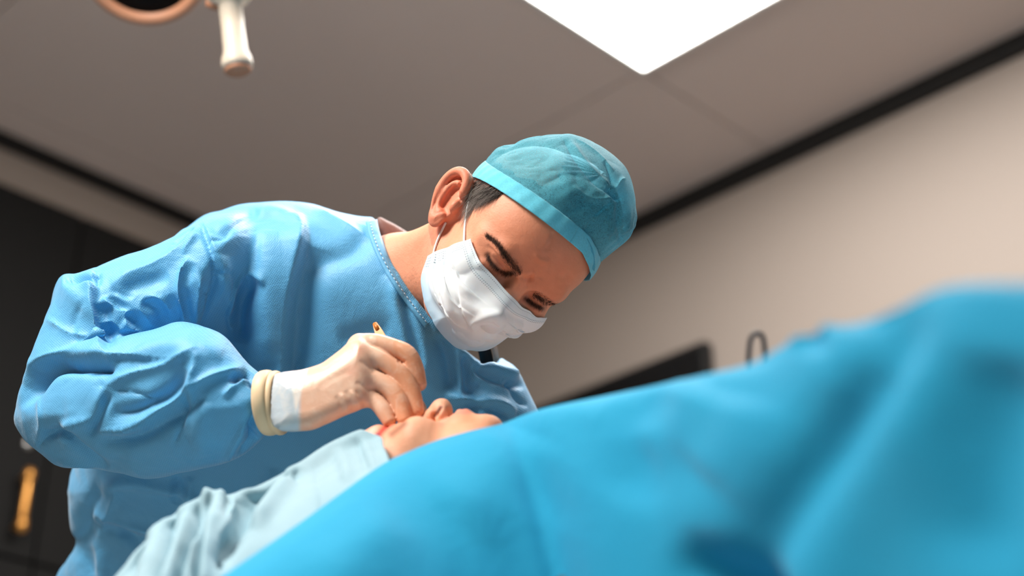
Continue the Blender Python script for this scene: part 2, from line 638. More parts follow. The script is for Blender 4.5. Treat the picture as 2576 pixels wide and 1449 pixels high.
M['white_frame'] = paint('white_enamel', srgb(228, 228, 224), 0.4, 0.02)

# ------------------------------------------------------------------ room
S2 = math.sqrt(0.5)
E1 = np.array([S2, -S2, 0]); E2 = np.array([-S2, -S2, 0]); EZ = np.array([0, 0, 1.0])
Tr = ray_plane_z(1597, 553, H_CEIL); Tl = ray_plane_z(0, 338, H_CEIL)
K = (Tl @ E1) * E1 + (Tr @ E2) * E2
LA = LB = 6.4
def RP(a, b, z): return K + a * E1 + b * E2 + np.array([0, 0, z])
def rc(w): w = np.asarray(w) - K; return w @ E1, w @ E2, w[2]
def rbox(name, a, b, z, mat, parent=None, bev=0, label=None):
    c = RP((a[0] + a[1]) / 2, (b[0] + b[1]) / 2, (z[0] + z[1]) / 2)
    return box(name, c, (E1, E2, EZ), ((a[1] - a[0]) / 2, (b[1] - b[0]) / 2, (z[1] - z[0]) / 2), mat, parent, bev, label)

def st(o): return tag(o, kind='structure')
st(rbox('floor', (-.1, LA + .1), (-.1, LB + .1), (-.1, 0), M['floor']))
st(rbox('wall_right', (-.1, LA + .1), (-.1, 0), (0, H_CEIL), M['wall']))
st(rbox('wall_left', (-.1, 0), (0, LB + .1), (0, H_CEIL), M['wall']))
st(rbox('wall_near_right', (LA, LA + .1), (0, LB), (0, H_CEIL), M['wall']))
st(rbox('wall_near_left', (0, LA), (LB, LB + .1), (0, H_CEIL), M['wall']))
ceil = st(rbox('ceiling', (-.1, LA + .1), (-.1, LB + .1), (H_CEIL + .008, H_CEIL + .1), M['joint']))
trh = H_CEIL - ray_plane(1597, 594, Tr, E2)[2]
st(rbox('trim_1', (0, LA), (0, .02), (H_CEIL - trh, H_CEIL), M['black']))
tlh = H_CEIL - ray_plane(0, 372, Tl, E1)[2]
st(rbox('trim_2', (0, .02), (.02, LB), (H_CEIL - tlh, H_CEIL), M['black']))

# ceiling panels: light panel corner seen at (1617,178)
Ca, Cb, _ = rc(ray_plane_z(1617, 178, H_CEIL))
A2 = rc(ray_plane_z(1949, 0, H_CEIL)); B2 = rc(ray_plane_z(1354, 0, H_CEIL))
PW, PL = 1.2, 1.2
lights_at = [(0, 0), (0, 2.4)]
def ceiling_light(i, j, **k):
    a, b = Ca + i, Cb + j
    root = empty('ceiling_light', RP(a + PW / 2, b + PL / 2, H_CEIL), **k)
    t = .012
    for q, (aa, bb) in enumerate([((a, a + PW), (b, b + t)), ((a, a + PW), (b + PL - t, b + PL)), ((a, a + t), (b + t, b + PL - t)), ((a + PW - t, a + PW), (b + t, b + PL - t))]):
        rbox('frame', aa, bb, (H_CEIL - .010, H_CEIL + .006), M['white_frame'], root)
    rbox('diffuser', (a + t, a + PW - t), (b + t, b + PL - t), (H_CEIL - .006, H_CEIL + .006), M['panel'], root)
    return root
ceiling_light(0, 0, label='square white ceiling light panel glowing above the surgeon', cat='ceiling light', group='ceiling light panels')
for (i, j), w in zip(lights_at[1:], ('nearer the dark cabinets', 'behind the photographer')):
    ceiling_light(i, j, label='square white ceiling light panel overhead, ' + w, cat='ceiling light', group='ceiling light panels')

# ceiling tiles, one mesh shared
T = 1.2
ia = range(int(-math.ceil(Ca / T)), int((LA - Ca) / T) + 1)
ib = range(int(-math.ceil(Cb / T)), int((LB - Cb) / T) + 1)
tile_me = None
for i in ia:
    for j in ib:
        a0, a1 = max(Ca + i * T, 0), min(Ca + (i + 1) * T, LA)
        b0, b1 = max(Cb + j * T, 0), min(Cb + (j + 1) * T, LB)
        if a1 - a0 < .05 or b1 - b0 < .05: continue
        if any(abs(Ca + i * T - (Ca + x)) < .1 and abs(Cb + j * T - (Cb + y)) < .1 for x, y in lights_at): continue
        full = a1 - a0 > T - .01 and b1 - b0 > T - .01
        if full and tile_me is not None:
            o = bpy.data.objects.new('ceiling_tile', tile_me)
            o.location = RP((a0 + a1) / 2, (b0 + b1) / 2, H_CEIL + .004) - world_loc(ceil)
            o.parent = ceil; COL.objects.link(o)
        else:
            o = rbox('ceiling_tile', (a0 + .0025, a1 - .0025), (b0 + .0025, b1 - .0025), (H_CEIL, H_CEIL + .008), M['ceil'], ceil)
            if full: tile_me = o.data
# ------------------------------------------------------------------ heads (local frame: x forward, y left, z up, origin between the ears at eye level)
def ear_sdf(p, side):
    o = np.array([-.006, side * .072, -.008])
    a0 = math.radians(28)
    n = np.array([math.sin(a0) * 0.9, side * math.cos(a0), 0.05]); n /= np.linalg.norm(n)
    up = np.array([-.34, side * .10, .93]); up -= n * (up @ n); up /= np.linalg.norm(up)
    fw = np.cross(up, n) * side
    if fw[0] < 0: fw = -fw
    q = p - o.astype(p.dtype)
    a = q @ fw.astype(p.dtype) + .014; b = q @ up.astype(p.dtype) - .004; c = q @ n.astype(p.dtype) - .012
    # egg outline: wider on top
    wa = .0195 * (1 + 0.22 * np.clip(b / .033, -1, 1))
    qd = np.sqrt((a / wa) ** 2 + (b / .0335) ** 2) + 1e-6
    de = (qd - 1) * np.sqrt(a * a + b * b) / qd
    ang = np.arctan2(b, a)
    disc = np.maximum(np.abs(c + .0055 + .10 * np.maximum(-de, 0)) - .0028, de)
    rim_r = .0046 * np.clip(1.25 - 0.55 * np.clip(-b / .02, 0, 1.2), .35, 1.2)
    rim = np.sqrt((de + .0035) ** 2 + (c - .001) ** 2) - rim_r
    front = np.clip((a - .006) / .008, 0, 1) * np.clip((.012 - b) / .01, 0, 1)
    rim = rim + front * .006
    # antihelix ridge
    q2 = np.sqrt(((a - .003) / .0115) ** 2 + ((b + .002) / .0195) ** 2) + 1e-6
    d2 = (q2 - 1) * np.sqrt((a - .003) ** 2 + (b + .002) ** 2) / q2
    anti = np.sqrt(d2 ** 2 + (c + .0005) ** 2) - .0036
    anti = anti + np.clip((a - .004) / .006, 0, 1) * .008
    lobe = ell(np.stack([a, b, c], -1), (.003, -.029, -.0005), (.0105, .0105, .0045))
    trag = ell(np.stack([a, b, c], -1), (.0155, -.006, -.001), (.005, .0075, .0055))
    f = smin(disc, rim, .0025); f = smin(f, anti, .003); f = smin(f, lobe, .007)
    conch = ell(np.stack([a, b, c], -1), (.0075, -.004, .002), (.0085, .0125, .0085))
    f = smax(f, -conch, .003)
    f = smin(f, trag, .004)
    stem = ell(np.stack([a, b, c], -1), (.010, -.002, -.016), (.012, .024, .013))
    return smin(f, stem, .006)

def head_sdf(p, male=True, ears=(-1,), lids=True):
    if not male:      # finer, shorter lower face
        p = np.array(p)
        low = np.clip((-p[..., 2] - .048) / .05, 0, 1)
        p[..., 2] = p[..., 2] - .009 * low
        p[..., 0] = p[..., 0] + .011 * low
    f = ell(p, (-.006, 0, .033), (.099, .0765, .083))
    f = smin(f, ell(p, (.030, 0, .030), (.063, .062, .062)), .03)            # forehead
    f = smin(f, ell(p, (.032, 0, -.032), (.056, .060, .070)), .03)           # mid face
    jz = .011 if male else 0.0
    f = smin(f, ell(p, (.038, 0, -.078 + jz), (.050, .044 if male else .040, .036)), .025)   # jaw
    for s in (-1, 1):
        f = smin(f, cap(p, (-.010, s * .056, -.045), (.053, s * .028, -.098 + jz), .016, .016), .03)   # jaw line
        f = smin(f, ell(p, (.058, s * .044, -.030), (.026, .022, .017)), .02)    # cheek bone
    f = smin(f, ell(p, (.083 - .6 * jz, 0, -.103 + 1.2 * jz), (.016, .020, .015)), .018)          # chin
    f = smin(f, ell(p, (.083 - .4 * jz, 0, -.073 + .5 * jz), (.018, .027, .020)), .016)          # mouth mound
    br = .0095 if male else .006
    for s in (-1, 1):
        f = smin(f, cap(p, (.0885, s * .010, .0155), (.080, s * .036, .019), br, br), .012)
        f = smin(f, cap(p, (.080, s * .036, .019), (.060, s * .055, .011), br, br * .8), .012)
    # eye sockets
    for s in (-1, 1):
        f = smax(f, -ell(p, (.099, s * .032, -.003), (.0195, .0205, .0125)), .010)
        f = smax(f, -ell(p, (.098, s * .015, -.001), (.012, .007, .010)), .007)
        f = smin(f, sph(p, (.0735, s * .0315, -.003), .0135), .004)
        if lids:   # lowered upper lid with a soft edge over the lower lid
            f = smin(f, ell(p, (.0770, s * .0315, .0005), (.0120, .0140, .0085)), .003)
            f = smin(f, cap(p, (.0850, s * .021, -.0125), (.0800, s * .044, -.0100), .0030, .0026), .008)
    # nose
    f = smin(f, cap(p, (.087, 0, .004), (.097, 0, -.016), .0085, .0085), .010)
    f = smin(f, cap(p, (.097, 0, -.016), (.110, 0, -.039), .0085, .0105), .006)
    f = smin(f, sph(p, (.110, 0, -.0415), .0110), .006)
    for s in (-1, 1):
        f = smin(f, ell(p, (.0985, s * .0115, -.0445), (.0105, .0065, .0080)), .005)
        f = smax(f, -cap(p, (.1045, s * .0062, -.0555), (.0985, s * .0075, -.0440), .0036, .0030), .003)
    # lips
    f = smin(f, cap(p, (.099, -.010, -.0695), (.099, .010, -.0695), .0045, .0045), .006)
    f = smin(f, cap(p, (.097, -.011, -.0785), (.097, .011, -.0785), .0055, .0055), .006)
    f = smax(f, -cap(p, (.106, -.022, -.0738), (.106, .022, -.0738), .0022, .0022), .004)
    for e in ears:
        f = smin(f, ear_sdf(p, e), .004)
    return f
# ------------------------------------------------------------------ more materials
def skin_mat(name, rough=0.52):
    m, t, b = base_mat(name, rough, 0.35)
    c = t.attr('Col')
    n = t.noise(90.0, 6, 0.7)
    c2 = t.mix(n, t.mix(1.0, c, (0.86, 0.78, 0.74, 1), 'MULTIPLY'), c)
    t.link(c2, b.inputs['Base Color'])
    b.inputs['Subsurface Weight'].default_value = 0.12
    b.inputs['Subsurface Radius'].default_value = (0.9, 0.35, 0.2)
    b.inputs['Subsurface Scale'].default_value = 0.008
    n1 = t.bump(t.noise(520.0, 4, 0.65), 0.45, 0.0008)
    t.link(t.bump(t.noise(110.0, 3, 0.5), 0.25, 0.0018, n1), b.inputs['Normal'])
    return m
M['skin'] = skin_mat('skin')
M['gown'] = cloth('gown_blue', srgb(98, 178, 220), srgb(86, 166, 212))
M['binding'] = cloth('gown_binding', srgb(100, 178, 218), srgb(90, 168, 212), weave=700)
M['hair'] = paint('dark_hair', srgb(44, 37, 34), 0.5, 0.3, 60, 0)
M['grey_hair'] = paint('grey_hair', srgb(176, 166, 158), 0.45, 0.2, 60, 0)
M['brow'] = paint('brow_hair', srgb(62, 42, 32), 0.55, 0.3, 60, 0)
M['elastic'] = paint('white_elastic', srgb(240, 240, 240), 0.7, 0.02, 40)
M['scrub'] = cloth('brown_scrub_shirt', srgb(152, 104, 90), srgb(132, 88, 76), weave=900)
M['strap'] = paint('black_strap', srgb(14, 14, 15), 0.6, 0.1)
M['stitch'] = paint('white_thread', srgb(206, 228, 242), 0.8, 0.05)
M['beige'] = paint('beige_latex', srgb(238, 208, 168), 0.45, 0.04, 30)
M['amber'] = paint('amber_metal', srgb(190, 112, 44), 0.4, 0.15, 40, metal=0.1)

def cap_mat(name, alpha):
    m, t, b = base_mat(name, 0.7, 0.3)
    fib = t.noise(620.0, 6, 0.8, dist=1.5)
    blot = t.noise(26.0, 3, 0.6)
    c = t.mix(blot, srgb(82, 196, 222), srgb(120, 216, 234))
    t.link(c, b.inputs['Base Color'])
    b.inputs['Sheen Weight'].default_value = 0.3
    t.link(t.bump(fib, 0.25, 0.0008), b.inputs['Normal'])
    tr = t.new('ShaderNodeBsdfTransparent'); t.link(t.mix(0.55, (1, 1, 1, 1), c), tr.inputs[0])
    mx = t.new('ShaderNodeMixShader')
    t.link(t.math('MULTIPLY_ADD', fib, 1.1, alpha - 0.55), mx.inputs[0])
    t.link(b.outputs[0], mx.inputs[1]); t.link(tr.outputs[0], mx.inputs[2])
    t.link(mx.outputs[0], t.n['Material Output'].inputs[0])
    return m
M['cap'] = cap_mat('cap_fleece', 0.60)
M['cap_band'] = cap_mat('cap_band_fleece', 0.14)

def mask_mat():
    m, t, b = base_mat('mask_fleece', 0.75, 0.25)
    uv = t.new('ShaderNodeUVMap', uv_map='UVMap')
    sx = t.new('ShaderNodeSeparateXYZ'); t.link(uv.outputs[0], sx.inputs[0])
    u, v = sx.outputs[0], sx.outputs[1]          # u 0..1 from ear to ear, v 0..1 from nose to chin
    eu = t.math('MINIMUM', u, t.math('SUBTRACT', 1.0, u))
    def rows(coord, along, pos, halfw, freq):
        on = t.math('LESS_THAN', t.math('ABSOLUTE', t.math('SUBTRACT', coord, pos)), halfw)
        dash = t.math('LESS_THAN', t.math('FRACT', t.math('MULTIPLY', along, freq)), 0.5)
        return t.math('MULTIPLY', on, dash)
    marks = None
    for p in (0.045, 0.135, 0.165):
        r = rows(v, u, p, 0.005, 78)
        marks = r if marks is None else t.math('MAXIMUM', marks, r)
    for p in (0.016, 0.026, 0.036, 0.046):
        r = t.math('MULTIPLY', rows(eu, v, p, 0.0024, 46), t.math('GREATER_THAN', v, 0.16))
        marks = t.math('MAXIMUM', marks, r)
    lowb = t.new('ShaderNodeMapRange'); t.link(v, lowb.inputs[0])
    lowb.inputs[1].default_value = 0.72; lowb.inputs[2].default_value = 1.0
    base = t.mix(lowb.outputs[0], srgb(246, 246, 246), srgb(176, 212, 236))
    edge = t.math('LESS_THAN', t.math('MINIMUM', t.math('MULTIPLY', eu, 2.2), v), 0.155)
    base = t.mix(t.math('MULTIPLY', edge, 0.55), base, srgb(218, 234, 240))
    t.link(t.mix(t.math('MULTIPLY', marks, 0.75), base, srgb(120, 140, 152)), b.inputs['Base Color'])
    n1 = t.bump(t.math('SUBTRACT', 1.0, marks), 0.5, 0.0008)
    t.link(t.bump(t.noise(300.0, 3, 0.6), 0.2, 0.0005, n1), b.inputs['Normal'])
    b.inputs['Subsurface Weight'].default_value = 0.1
    b.inputs['Subsurface Scale'].default_value = 0.01
    return m
M['mask'] = mask_mat()

def glove_mat():
    m, t, b = base_mat('latex_glove', 0.38, 0.5)
    c = t.attr('Col')
    wr = t.noise(70.0, 4, 0.6, dist=0.8)
    t.link(t.mix(t.ramp(wr, [(0.45, (0, 0, 0)), (0.75, (1, 1, 1))]), c, t.mix(0.35, c, srgb(250, 228, 206))), b.inputs['Base Color'])
    b.inputs['Subsurface Weight'].default_value = 0.15
    b.inputs['Subsurface Radius'].default_value = (0.9, 0.4, 0.25)
    b.inputs['Subsurface Scale'].default_value = 0.008
    t.link(t.bump(wr, 0.35, 0.002), b.inputs['Normal'])
    return m
M['glove'] = glove_mat()

# ------------------------------------------------------------------ the surgeon
person = empty('person', (*to_world(P(640, 1660, 2.08))[:2], 0.0),
               label='surgeon in blue gown, teal cap and white mask bending over the patient', cat='person')

RH = np.array([[0.08, 0.702, 0.708], [-0.548, -0.562, 0.619], [0.832, -0.437, 0.34]])
_u, _s, _v = np.linalg.svd(RH); RH = _u @ _v
OH = np.array([-.0005, .0513, -1.831]); SH = 1.0085
def h2c(l): return OH + (np.asarray(l, float) * SH) @ RH.T
def c2h(p): return (p - OH.astype(p.dtype)) @ RH.astype(p.dtype) / SH

def head_fn(p):
    return head_sdf(c2h(p), True, (-1, 1)) * SH

NECK = [P(1172, 690, 1.872), P(1010, 712, 1.93), P(860, 760, 1.955)]
def body_fn(p):
    f = head_fn(p)
    n = smin(cap(p, NECK[0], NECK[1], .053, .056), cap(p, NECK[1], NECK[2], .056, .07), .02)
    # tendon from behind the ear to the collar
    n = smin(n, cap(p, h2c((-.03, -.055, -.05)), P(1010, 640, 1.895), .014, .012), .03)
    return smin(f, n, .022)

V, Q = surface_nets(body_fn, P(1288, 724, 2.04) + np.array([-.25, -.125, 0]), np.array([.165, .20, -1.66]), .0026)
V = lap_smooth(V, Q, 2, .5)
V, Q = subdivide(V, Q)
V = project_to(body_fn, V, 2)
# brow furrows and forehead lines
V, _ = sculpt(V, Q, [
    ([(1394, 585), (1385, 612), (1370, 632)], 6, -.9, 'r'), ([(1380, 590), (1372, 612), (1360, 628)], 7, .4, 'r'), ([(1340, 640), (1362, 655), (1385, 660)], 8, 1.2, 'r'),
    ([(1306, 696), (1325, 704), (1342, 699)], 6, -2.6, 'r'), ([(1322, 725), (1326, 710), (1345, 690)], 6, -1.8, 'r'), ([(1318, 688), (1332, 688), (1345, 682)], 7, .8, 'r'),
    ([(1345, 722), (1354, 712), (1362, 700)], 8, 1.0, 'r'), ([(1400, 690), (1420, 700), (1440, 690)], 10, -1.2, 'r'), ([(1390, 715), (1410, 725), (1425, 722)], 9, .8, 'r'),
    ([(1225, 615), (1250, 645), (1275, 672), (1294, 690)], 5, -2.0, 'r'), ([(1232, 640), (1250, 662), (1275, 680)], 8, 1.2, 'r'),
    ([(1405, 640), (1395, 665), (1380, 690)], 9, -1.0, 'r')])
pxv, pyv, _d = pix(V)
L_ = c2h(V)
N_ = vnormals(V, Q)
base = np.array(srgb(238, 166, 132)[:3]); C = np.tile(base, (len(V), 1))
def blend(C, m, col): return C * (1 - m[:, None]) + np.array(srgb(*col)[:3]) * m[:, None]
C = blend(C, np.clip((L_[:, 0] - .05) / .05, 0, 1) * np.clip((L_[:, 2] + .01) / .03, 0, 1) * .5, (220, 112, 62))    # orange of shaded skin painted into brow and forehead
ear_m = (L_[:, 0] < .012) & (np.abs(L_[:, 1]) > .068) & (L_[:, 2] > -.06) & (L_[:, 2] < .045)
C = blend(C, ear_m * .65, (226, 128, 98))
eye_m = np.exp(-((L_[:, 0] - .086) ** 2 / .018 ** 2 + (np.abs(L_[:, 1]) - .033) ** 2 / .018 ** 2 + (L_[:, 2] + .005) ** 2 / .010 ** 2))
C = blend(C, np.clip(eye_m, 0, 1) * .7, (176, 92, 54))  # eye hollow shading painted into the skin colour
for ln_, w_ in (([(1226, 642), (1237, 662), (1254, 679), (1272, 688), (1290, 687)], 7), ([(1322, 752), (1342, 768), (1364, 776)], 8)):
    ln_ = catmull(np.array(ln_, float), 30)
    dm = np.min(np.hypot(pxv[:, None] - ln_[None, :, 0], pyv[:, None] - ln_[None, :, 1]), 1)
    C = blend(C, np.exp(-(dm / w_) ** 2) * (L_[:, 0] > .05) * .85, (64, 34, 22))
hair_m = np.clip((L_[:, 2] - (.044 + .47 * L_[:, 0] + .30 * np.maximum(L_[:, 0] - .03, 0))) / .006, 0, 1)
hair_m = np.maximum(hair_m, np.clip((.034 - L_[:, 0] + .25 * (L_[:, 2] - .02)) / .006, 0, 1) * np.clip((L_[:, 2] - .004 - .6 * np.maximum(L_[:, 0] - .012, 0)) / .01, 0, 1) * ~ear_m * (L_[:, 0] > -.2))
C = blend(C, hair_m * .55, (84, 66, 56))
stub = np.clip((-.035 - L_[:, 2]) / .02, 0, 1) * (L_[:, 0] > -.01) * (L_[:, 2] > -.13) * vnoise(V * 900, 3) ** 3
C = blend(C, stub * .5, (140, 98, 84))
body = mk('body', to_world(V), Q, M['skin'], person, colors={'Col': C}, label='tanned skin of head and neck')

# ---- strands
def strands(name, roots, dirs, normals, length, rad, mat, parent, lift=0.35, bend=0.25, seed=0, seg=4):
    rg = np.random.RandomState(seed)
    VV, FF = [], []
    for r, d, n in zip(roots, dirs, normals):
        l = length * rg.uniform(.6, 1.25)
        d = d + rg.normal(0, .16, 3); d /= np.linalg.norm(d)
        sd = np.cross(n, d)
        b = bend * rg.uniform(-1, 1)
        pts = [r + n * .0006]
        for k in range(1, seg + 1):
            t = k / seg
            pts.append(r + d * l * t + n * l * (lift * t - .8 * lift * t * t) + sd * b * l * t * t)
        v, f = tube_vf(np.array(pts), np.linspace(rad, rad * .25, seg + 1), 3, False)
        FF += [tuple(i + len(VV) * len(v) for i in q) for q in f]
        VV.append(v)
    return mk(name, to_world(np.concatenate(VV)), FF, mat, parent)

def on_head(pts, off=0.0, fn=None):
    fn = fn or body_fn
    p = cast_px(fn, pts, 1.6, 2.05, 300)
    ok = ~np.isnan(p[:, 0])
    n = np.zeros_like(p); n[ok] = grad(fn, p[ok])
    return p + n * off, n, ok

def brow(line, width, n, seed, flip, ln=.0058):
    rg = np.random.RandomState(seed)
    line = catmull(np.array(line, float), 60)
    tg = np.gradient(line, axis=0); tg /= np.linalg.norm(tg, axis=1)[:, None]
    i = rg.randint(0, 60, n); t = i / 59
    w = np.interp(t, [0, .5, 1], width)
    nr = np.stack([-tg[:, 1], tg[:, 0]], 1)
    pts = line[i] + nr[i] * (rg.normal(0, .45, n) * w)[:, None]
    p, nn, ok = on_head(pts)
    d2 = -tg[i] * .8 + nr[i] * flip * .5
    dirs = np.stack([d2[:, 0], -d2[:, 1], np.zeros(n)], 1)
    dirs = dirs - nn * (dirs * nn).sum(1)[:, None]
    return strands('eyebrow', p[ok], dirs[ok], nn[ok], ln, .00013, M['brow'], person, .25, .35, seed)
brow([(1224, 596), (1248, 614), (1268, 642), (1289, 667), (1308, 692)], [4, 9, 13], 900, 1, -1)
brow([(1398, 768), (1378, 760), (1358, 748), (1342, 738)], [7, 10, 9], 480, 2, -1, .0042)
# lashes
def lashes(line, n, seed, dvec, ln):
    rg = np.random.RandomState(seed)
    line = catmull(np.array(line, float), 80)
    pts = line[rg.randint(0, 80, n)] + rg.normal(0, 3.2, (n, 2))
    p, nn, ok = on_head(pts)
    dirs = np.tile(np.array([dvec[0], -dvec[1], .55]), (n, 1))
    return strands('eyelashes', p[ok], dirs[ok], nn[ok], ln, .00013, M['brow'], person, .15, .3, seed)
lashes([(1226, 640), (1236, 660), (1253, 678), (1272, 687), (1288, 686)], 380, 5, (-.35, .8), .0045)
lashes([(1330, 752), (1345, 765), (1362, 772)], 260, 6, (-.2, .8), .0040)
# side hair in front of the ear
rg = np.random.RandomState(9)
poly = poly_sd([(1188, 442), (1215, 446), (1248, 468), (1274, 484), (1255, 496), (1228, 506), (1200, 514), (1182, 545), (1174, 538), (1178, 500), (1184, 470)], 2)
pts = np.stack([rg.uniform(1170, 1280, 16000), rg.uniform(438, 550, 16000)], 1)
pts = pts[poly(pts[:, 0], pts[:, 1]) > 1.0][:2000]
p, nn, ok = on_head(pts)
px_, py_ = pts[:, 0], pts[:, 1]
ang = np.interp(py_, [440, 480, 520, 545], [.25, .55, 1.0, 1.5])
dirs = np.stack([-np.cos(ang), -np.sin(ang), np.zeros(len(pts))], 1)
dirs = dirs - nn * (dirs * nn).sum(1)[:, None]
grey = rg.rand(len(pts)) < np.interp(px_, [1180, 1215, 1260], [.8, .6, .15])
strands('hair', p[ok & ~grey], dirs[ok & ~grey], nn[ok & ~grey], .014, .00014, M['hair'], person, .25, .3, 3)
strands('hair', p[ok & grey], dirs[ok & grey], nn[ok & grey], .016, .00016, M['grey_hair'], person, .3, .35, 4)

# ---- hair under the cap and the cap itself
CC = np.array([-.006, 0, .030])
def cap_edge_z(x, y): return .0355 + .47 * x - .30 * np.maximum(y - .02, 0)
def hair_edge_z(x, y): return .040 + .47 * x + .30 * np.maximum(x - .03, 0)
def skull_fn(l): return head_sdf(l, True, ())
def cap_grid(nu, nv, off_fn, t0=0.0, t1=1.0, edge_fn=cap_edge_z):
    az = np.linspace(0, 2 * math.pi, nu, endpoint=False)
    rows = []
    # edge elevation for each azimuth
    e0 = np.zeros(nu)
    for it in range(12):
        d = np.stack([np.cos(az) * np.cos(e0), np.sin(az) * np.cos(e0), np.sin(e0)], 1)
        r = raycast(skull_fn, np.tile(CC, (nu, 1)), d, .16, .05, 24)
        x, y, z = CC[0] + d[:, 0] * r, d[:, 1] * r, CC[2] + d[:, 2] * r
        e0 = e0 + np.clip((edge_fn(x, y) - z) / .1, -.3, .3) * .8
    for t in np.linspace(t0, t1, nv):
        e = e0 + (math.pi / 2 - e0) * t
        d = np.stack([np.cos(az) * np.cos(e), np.sin(az) * np.cos(e), np.sin(e)], 1)
        r = raycast(skull_fn, np.tile(CC, (nu, 1)), d, .16, .05, 24)
        rows.append(CC + d * (r + off_fn(az, t, d))[:, None])
    G = np.array(rows)
    G = np.concatenate([G, G[:, :1]], 1)
    return G
def cap_off(a, t, d):
    g = min(max((t - .15) / .85, 0), 1)
    puffy = .0008 + .015 * math.sin(g * math.pi * .62) ** 1.1
    back = .012 * np.clip(-d[:, 0], 0, 1) * math.sin(min(g, .9) * math.pi)
    fold = .0075 * (np.abs(2 * vnoise(d * 3.1 + 9, 21) - 1) - .4) + .0030 * (np.abs(2 * vnoise(d * 7.3 + 3, 22) - 1) - .4)
    gather = .0010 * np.sin(a * 31 + 3 * np.sin(a * 2)) * math.sin(math.pi * g) ** 2 * max(0, 1 - 2 * g)
    return np.maximum(.0036 + (puffy + back + fold * math.sin(math.pi * min(1, g * 1.2)) * (1 - .5 * g) + gather), .0034)
G = cap_grid(360, 150, cap_off, 0.0, 1.0)
v, f = grid_vf(G)
CAPV = h2c(v)
CAPW = [((1232, 386), (1227, 399)), ((1286, 343), (1282, 368)), ((1352, 320), (1362, 344)), ((1412, 332), (1425, 341)), ((1465, 360), (1488, 361)), ((1511, 406), (1551, 403)), ((1541, 453), (1584, 446)), ((1551, 506), (1597, 513)), ((1545, 572), (1591, 576)), ((1518, 632), (1555, 629))]
def cap_warp(v, t):
    w = np.clip((t - .14) / .30, 0, 1); w = (w * w * (3 - 2 * w))[:, None]
    return v * (1 - w) + warp_px(v, CAPW, 80) * w
CAPV = cap_warp(CAPV, np.repeat(np.linspace(0, 1, 150), 361))
f2 = np.concatenate([f])
CAPV, _ = sculpt(CAPV, f2[:, ::-1], [
    ([(1418, 352), (1448, 400), (1488, 450), (1535, 488)], 11, -4.5, 'c'), ([(1432, 352), (1462, 398), (1502, 444), (1545, 478)], 9, 4, 'r'),
    ([(1528, 472), (1545, 490), (1562, 505)], 8, -6, 'r'), ([(1440, 470), (1490, 500), (1545, 497)], 9, 3, 'c'), ([(1545, 500), (1500, 540), (1470, 590)], 10, -3, 'c'),
    ([(1550, 505), (1530, 560), (1530, 610)], 9, 3, 'c'), ([(1556, 505), (1556, 560), (1566, 615)], 9, -4, 'r'), ([(1545, 480), (1560, 455), (1575, 450)], 7, 3, 'c'), ([(1535, 478), (1535, 440), (1520, 405)], 8, -2.5, 'c'),
    ([(1450, 350), (1500, 385), (1545, 430)], 6, 2.5, 'c'), ([(1470, 590), (1490, 640), (1492, 700)], 7, 2.5, 'c'), ([(1484, 590), (1505, 640), (1505, 680)], 7, -3, 'c'),
    ([(1380, 370), (1420, 430), (1440, 500)], 20, 2, 'r')], 0.0)
cap_o = mk('cap', to_world(CAPV), f2[:, ::-1], M['cap'], person, label='thin teal disposable cap with gathered folds')
# turned-up band along the edge
G = cap_grid(360, 14, lambda a, t, d: .0054 + .0006 * math.sin(max(t, 0) / .17 * math.pi) + .0003 * np.sin(a * 31), -.006, 0.165)
v, f = grid_vf(G)
BV = cap_warp(h2c(v), np.repeat(np.linspace(-.006, .165, 14), 361))
Gh = cap_grid(90, 24, lambda a, t, d: .0010 + .0005 * np.sin(a * 17), 0.0, 1.0, hair_edge_z)
vh, fh = grid_vf(Gh); mk('hair_under_cap', to_world(cap_warp(h2c(vh), np.repeat(np.linspace(.02, 1, 24), 91))), fh[:, ::-1], M['hair'], person)

b_o = mk('cap_band', to_world(BV), f[:, ::-1], M['cap_band'], person, label='double layer teal band along the cap edge')
solidify(b_o, .0006)

# ---- mask
net = {0: [(.1075, 0, -.005), (.121, 0, -.026), (.131, 0, -.047), (.122, 0, -.086), (.104, 0, -.122)],
       1: [(.0995, -.022, -.0105), (.107, -.025, -.030), (.116, -.027, -.052), (.112, -.028, -.086), (.095, -.026, -.122)],
       2: [(.083, -.048, -.0095), (.088, -.051, -.030), (.090, -.053, -.055), (.084, -.054, -.083), (.067, -.051, -.112)],
       3: [(.0565, -.068, -.004), (.0515, -.0715, -.021), (.046, -.0735, -.038), (.037, -.0735, -.055), (.026, -.0700, -.072)]}
cols = []
for k in (3, 2, 1, 0, 1, 2, 3):
    cols.append(np.array(net[k], float))
for i in (4, 5, 6):
    cols[i] = cols[i] * np.array([1, -1, 1])
cols = np.array(cols)                                   # 7 x 5 x 3
NS, NTt = 170, 120
tmp = np.stack([catmull(cols[:, j], NS) for j in range(5)], 1)      # NS x 5 x 3
G = np.stack([catmull(tmp[i], NTt) for i in range(NS)], 0)          # NS x NT x 3
Lh = G.reshape(-1, 3)
sd = head_sdf(Lh, True, ()); gn = grad(lambda q: head_sdf(q, True, ()), Lh)
Lh = Lh + gn * np.maximum(.0022 - sd, 0)[:, None]
uu, vv = np.meshgrid(np.linspace(0, 1, NS), np.linspace(0, 1, NTt), indexing='ij')
uu, vv = uu.ravel(), vv.ravel()
nG = vnormals(Lh, grid_vf(G)[1]); nG *= np.sign((nG * (Lh - np.array([.0, 0, -.05]))).sum(1))[:, None]
side = np.abs(2 * uu - 1)
disp = np.zeros(len(Lh))
for k, t0 in enumerate((.34, .54, .74)):                # three pleats, folded shut at the ears, opened over the nose
    x = (vv - t0) / .10
    disp += .0042 * np.clip((side - .15) / .6, 0, 1) * np.clip((1 - side) / .10, 0, 1) * np.where((x > 0) & (x < 1), (1 - x), 0)
